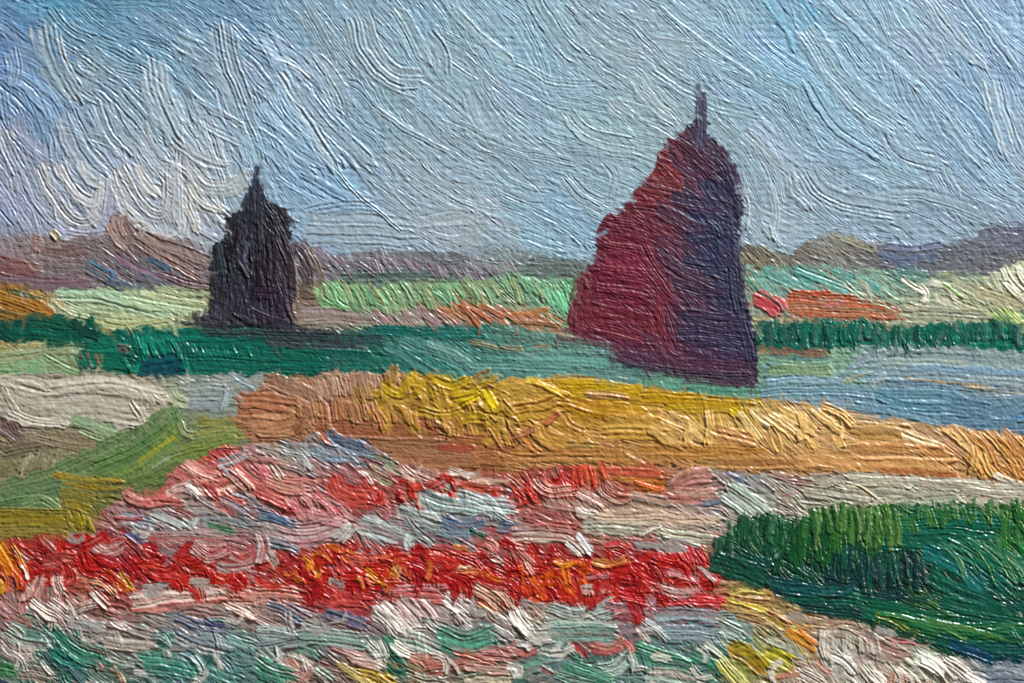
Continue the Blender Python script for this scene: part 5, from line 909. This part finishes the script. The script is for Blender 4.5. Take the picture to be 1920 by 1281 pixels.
comb('shrub_paint', "1940,940 2140,930", 20, (44, 78), 84, (10, 15), '3c702c/2c6030/3c7038/2c6834', h=3.2, am=.9, **B)
comb('shrub_paint', "1760,1020 1820,1012 1880,1030 1925,1050", 16, (60, 100), 40, (9, 14), '2c7c5c/4c8c6c/1c6c54/6c9c7c/2c7448', h=2.6, am=.8, bend=.3, mix=.2)
comb('shrub_paint', "1640,1150 1720,1160 1800,1176 1880,1172", 14, (70, 120), 12, (9, 14), '2c7c4c/4c8454/1c6444/5c8c50', h=2.4, am=.8, bend=.1, mix=.2)
smear(900, (16, 36), (6, 13), rag=.9, soft=4)
# lone raised blobs
S_('hill_paint', "18 6 dcd4c4/c8b888 100,434 106,440 112,448 e.2 g.1 ; 5 3 c8a82c 106,434 112,440")

dabs('flower_bed_paint', "60,1120 300,1150 700,1120 900,1130 1050,1150 1350,1170 1500,1230 1780,1230 1780,1281 0,1281 0,1180", 46, 'dcd8d0/e4e0d8/d0ccc4/c8c4b8', (26, 54), (10, 20), 35, 40, h=(3, 5), wild=.5, mix=.4, pitch=6.5, am=1.7)
dabs('flower_bed_paint', "60,1050 150,1022 230,1050 300,1045 360,1058 420,1078 490,1085 560,1066 640,1045 800,1035 950,1035 1080,1060 1190,1040 1300,1035 1300,1062 1190,1075 1190,1120 1090,1115 1010,1120 960,1080 880,1085 760,1092 640,1098 580,1105 450,1100 330,1095 260,1100 140,1070", 75, 'a81a1e/b42020/a01418/b82c24/c03028/981820', (30, 72), (15, 30), 18, 32, h=(1.4, 2.8), mix=.25, wild=.6, rag=.9, pitch=5.2, am=1.5, fade=.7)
dabs('flower_bed_paint', "500,1060 560,1035 700,1040 900,1040 960,1060 900,1090 700,1090 560,1090", 10, 'd07030/c85c28/d88838/c87050', (20, 44), (9, 15), 35, 30, h=(3, 4.5), wild=.4, mix=.25, pitch=6, am=1.4)
dabs('flower_bed_paint', "980,1070 1080,1060 1090,1115 990,1120", 8, 'd05c24/c84820/d88038', (18, 36), (10, 18), 20, 40, h=(2, 3.5), wild=.4, mix=.2)
S_('flower_bed_paint', """
34 6 f0ece4/d8d4c4 1722,1232 1748,1246 1776,1270 ; 28 6 f4f0e8/dcd8cc 1770,1236 1796,1252 1822,1276 ; 26 5.4 ece8dc/c8d0bc 1690,1240 1712,1256 1730,1280 ; 24 5.4 f0ece0 1630,1262 1648,1276 1660,1292 ; 26 5.4 eceae0/c8ccc0 1560,1226 1584,1240 1604,1262 ; 22 5 e8e4dc 1808,1262 1830,1274 1850,1288
40 3 74988c/98b4a8 560,1190 620,1196 690,1206 p8 ; 40 3 6c988c/98b4a8 1030,1186 1090,1184 1160,1190 p8 ; 44 3.2 2c7a64/4c9880 120,1196 160,1222 210,1240 ; 40 3.2 2c7c68/58a08c 270,1240 320,1250 380,1262 ; 40 3 2c7a60/4c9478 480,1236 510,1256 560,1272 ; 36 3 348068/60a088 820,1190 870,1206 930,1196 ; 34 3 2c7c60/549c80 1060,1240 1110,1262 1160,1276
30 4.6 ece8e0/d0c8c0 700,1140 730,1162 756,1190 ; 26 4.6 ece6dc 960,1146 978,1170 1000,1192 ; 26 4.4 e8dcd4/d0b8ac 60,1126 84,1146 110,1160 ; 30 3.4 bccac4/98b0ac 800,935 850,948 905,955 ; 26 3.4 c4d0cc/a0b4b0 880,940 930,952 975,960
""", **A)
# thin scrubs where the grey-lilac ground shows through
G_ = dict(mix=.2, dry=.35, am=.5, wild=.6, lift=.05)
S_('flower_bed_paint', """
30 .8 a09c98 1190,1018 1230,1022 1290,1020 ; 26 .8 a49c98 975,1130 1000,1138 1030,1140 ; 30 .8 a09c98 570,1165 595,1176 620,1172 ; 24 .8 a0988f 130,1004 145,1008 160,1002
26 .8 a49c98 500,985 515,1000 530,1010 ; 24 .8 a0988f 360,1085 385,1095 400,1092 ; 22 .8 a09c98 620,1085 635,1095 650,1092 ; 30 .8 a09c98 270,1108 300,1104 320,1100 ; 26 .8 a49c98 880,1140 895,1148 905,1160
22 .8 a09c98 1640,1178 1660,1186 1680,1190 ; 24 .8 a0988f 1475,1150 1495,1158 1515,1165
""", **G_)
# ------------------------------------------------------------------ from the wet surface to separate pieces of paint
np.clip(C, 0.004, 0.85, out=C)
H += 0.10 * N4
# pinholes left by air in the paint
pj = rng.integers(2, ny - 2, 2600); pi = rng.integers(2, nx - 2, 2600); pd = rng.uniform(.6, 2.2, 2600).astype(f4)
np.subtract.at(H, (pj, pi), pd)
np.subtract.at(H, (pj, pi + 1), pd * .45)
# slight settling of the paint
Hp = np.pad(H, 1, mode='edge')
H = (0.84 * H + 0.04 * (Hp[:-2, 1:-1] + Hp[2:, 1:-1] + Hp[1:-1, :-2] + Hp[1:-1, 2:])).astype(f4)

def keep(lo, hi, g):                    # full resolution in the picture, coarser outside it
    idx = [k for k in range(len(g)) if (lo - 12 <= g[k] <= hi + 12) or k % 4 == 0 or k == len(g) - 1]
    return np.array(idx)
kc = keep(0, 1920, gx); kr = keep(0, 1281, gy)
Z = H[kr][:, kc]; CC = C[kr][:, kc]; II = ID[kr][:, kc]
mx, my = gx[kc], gy[kr]
VX, VY = np.meshgrid((mx - 960) * K, (640.5 - my) * K)
VZ = Z * K + 0.0006
dzx = np.gradient(VZ, axis=1) / np.gradient(VX, axis=1)
dzy = np.gradient(VZ, axis=0) / np.gradient(VY, axis=0)
NN = np.stack([-dzx, -dzy, np.ones_like(dzx)], -1)
NN /= np.linalg.norm(NN, axis=2, keepdims=True)

sreg = np.array(SREG)
inpic = np.zeros_like(II, bool)
inpic[np.ix_((my > 0) & (my < 1281), (mx > 0) & (mx < 1920))] = True
area_ = np.bincount(II[inpic], minlength=len(sreg))
owner = sreg.copy()                     # default: the stroke merges into the ground coat of its region
CAP = 90
for r in range(len(REGIONS)):
    ids = np.nonzero(sreg == r)[0]
    ids = ids[ids >= len(REGIONS)]
    ids = ids[np.argsort(-area_[ids])]
    big = [i for i in ids if area_[i] * S * S > 260][:CAPS.get(REGIONS[r], CAP)]
    owner[big] = big
FI = owner[II[:-1, :-1]]
R_, C_ = FI.shape
v00 = (np.arange(R_)[:, None] * (C_ + 1) + np.arange(C_)[None, :]).ravel()
order = np.argsort(FI.ravel(), kind='stable')
fsort = FI.ravel()[order]
bounds = np.nonzero(np.diff(fsort))[0] + 1
groups = np.split(order, bounds)
VV = np.stack([VX, VY, VZ], -1).reshape(-1, 3).astype(f4)
NV = NN.reshape(-1, 3).astype(f4)
CV = np.concatenate([CC.reshape(-1, 3), np.ones((CC.shape[0] * CC.shape[1], 1))], 1).astype(f4)

def paint_material(name, rough, spec, coat):
    m = bpy.data.materials.new(name)
    m.use_nodes = True
    nt = m.node_tree; n = nt.nodes; l = nt.links
    b = n["Principled BSDF"]
    at = n.new("ShaderNodeAttribute"); at.attribute_name = "pigment"
    tc = n.new("ShaderNodeTexCoord")
    g = n.new("ShaderNodeTexNoise"); g.inputs["Scale"].default_value = 9000; g.inputs["Detail"].default_value = 3
    l.new(tc.outputs["Object"], g.inputs["Vector"])
    mr = n.new("ShaderNodeMapRange"); mr.inputs[3].default_value = 0.88; mr.inputs[4].default_value = 1.12
    l.new(g.outputs["Fac"], mr.inputs[0])
    mu = n.new("ShaderNodeMix"); mu.data_type = 'RGBA'; mu.blend_type = 'MULTIPLY'; mu.inputs[0].default_value = 1.0
    l.new(at.outputs["Color"], mu.inputs[6]); l.new(mr.outputs[0], mu.inputs[7])
    l.new(mu.outputs[2], b.inputs["Base Color"])
    g2 = n.new("ShaderNodeTexNoise"); g2.inputs["Scale"].default_value = 1500; g2.inputs["Detail"].default_value = 2
    l.new(tc.outputs["Object"], g2.inputs["Vector"])
    m2 = n.new("ShaderNodeMapRange"); m2.inputs[3].default_value = rough - 0.08; m2.inputs[4].default_value = rough + 0.12
    l.new(g2.outputs["Fac"], m2.inputs[0]); l.new(m2.outputs[0], b.inputs["Roughness"])
    b.inputs["IOR"].default_value = 1.5
    b.inputs["Specular IOR Level"].default_value = spec
    b.inputs["Coat Weight"].default_value = coat
    b.inputs["Coat Roughness"].default_value = 0.22
    bm_ = n.new("ShaderNodeBump"); bm_.inputs["Strength"].default_value = 0.12; bm_.inputs["Distance"].default_value = 0.00003
    l.new(g.outputs["Fac"], bm_.inputs["Height"]); l.new(bm_.outputs[0], b.inputs["Normal"])
    return m
M_SATIN = paint_material("oil_paint_satin", 0.35, 0.5, 0.0)
M_MATT = paint_material("oil_paint_matt", 0.46, 0.40, 0.0)
M_GLOSS = paint_material("oil_paint_gloss", 0.27, 0.5, 0.2)

root = bpy.data.objects.new("oil_painting", None)
sc.collection.objects.link(root)
root["label"] = "oil painting of two haystacks behind flower beds, thick brush strokes on woven canvas"
root["category"] = "painting"
root.empty_display_size = 0.01

LABEL = {
 'sky_paint': "pale blue grey sky in long slanting bristle strokes",
 'hill_paint': "mauve grey strip of distant hills under the sky",
 'meadow_paint': "strips of pale green, rust and cream far meadow",
 'hedge_paint': "dark emerald hedge bands",
 'water_paint': "teal and slate blue flat field in level strokes",
 'bank_paint': "cream path with taupe ground and olive green verge",
 'golden_field_paint': "ochre and yellow ridged field",
 'flower_bed_paint': "red, white, pink and sea green flower rows in thick dabs",
 'shrub_paint': "glossy dark green shrub at the right",
 'small_haystack_paint': "small near-black haystack with a thin spire",
 'tall_haystack_paint': "tall haystack, maroon on its left and navy on its right",
}
STROKE = dict(zip(REGIONS, ['sky_stroke', 'hill_stroke', 'meadow_stroke', 'hedge_stroke', 'water_stroke', 'bank_stroke', 'field_stroke', 'flower_dab', 'leaf_stroke', 'straw_stroke', 'thatch_stroke']))
GL = {'shrub_paint', 'hedge_paint'}
MAT = {n: M_GLOSS if n in GL else M_MATT if 'haystack' in n else M_SATIN for n in REGIONS}
regobj = {}
def build(name, faces, mat, parent):
    a = v00[faces]
    quads = np.stack([a, a + C_ + 1, a + C_ + 2, a + 1], 1)
    u, inv = np.unique(quads.ravel(), return_inverse=True)
    me = bpy.data.meshes.new(name)
    nf = len(faces)
    me.vertices.add(len(u)); me.loops.add(nf * 4); me.polygons.add(nf)
    me.vertices.foreach_set("co", VV[u].ravel())
    me.loops.foreach_set("vertex_index", inv.astype(np.int32).ravel())
    me.polygons.foreach_set("loop_start", np.arange(0, nf * 4, 4, dtype=np.int32))
    me.polygons.foreach_set("use_smooth", np.ones(nf, bool))
    me.update(calc_edges=True)
    at = me.attributes.new("pigment", 'FLOAT_COLOR', 'POINT')
    at.data.foreach_set("color", CV[u].ravel())
    me.normals_split_custom_set_from_vertices(NV[u])
    me.materials.append(mat)
    o = bpy.data.objects.new(name, me)
    sc.collection.objects.link(o)
    o.parent = parent
    return o
gid = [int(FI.ravel()[g[0]]) for g in groups]
for g, i in zip(groups, gid):
    if i < len(REGIONS):
        n = REGIONS[i]
        o = build(n, g, MAT[n], root)
        o["label"] = LABEL[n]; o["kind"] = "stuff"
        regobj[i] = o
for g, i in zip(groups, gid):
    if i >= len(REGIONS):
        r = int(sreg[i]); n = REGIONS[r]
        build(STROKE[n], g, MAT[n], regobj[r])

# the canvas itself: a stretched cloth with turned edges under the paint
def cloth():
    m = bpy.data.materials.new("linen_canvas"); m.use_nodes = True
    n = m.node_tree.nodes; l = m.node_tree.links; b = n["Principled BSDF"]
    w = n.new("ShaderNodeTexWave"); w.inputs["Scale"].default_value = 400
    tc = n.new("ShaderNodeTexCoord"); l.new(tc.outputs["Object"], w.inputs["Vector"])
    r = n.new("ShaderNodeValToRGB"); r.color_ramp.elements[0].color = (.42, .36, .27, 1); r.color_ramp.elements[1].color = (.55, .49, .39, 1)
    l.new(w.outputs["Fac"], r.inputs[0]); l.new(r.outputs[0], b.inputs["Base Color"]); b.inputs["Roughness"].default_value = .9
    return m
xa, xb, ya, yb = VX.min() - .0004, VX.max() + .0004, VY.min() - .0004, VY.max() + .0004
zt, zb, e = 0.00035, -0.018, 0.0012
ring = lambda q, z: [(xa - q, ya - q, z), (xb + q, ya - q, z), (xb + q, yb + q, z), (xa - q, yb + q, z)]
vs = ring(0, zt) + ring(e, zt - e) + ring(e, zb) + ring(-.02, zb)
fs = [(0, 1, 2, 3)] + [(4 * k + i, 4 * k + 4 + i, 4 * k + 4 + (i + 1) % 4, 4 * k + (i + 1) % 4) for k in range(3) for i in range(4)]
me = bpy.data.meshes.new("canvas"); me.from_pydata(vs, [], fs); me.update(); me.materials.append(cloth())
o = bpy.data.objects.new("canvas", me); sc.collection.objects.link(o); o.parent = root
print("strokes", len(SREG), "objects", len(gid), "tris", 2 * R_ * C_)
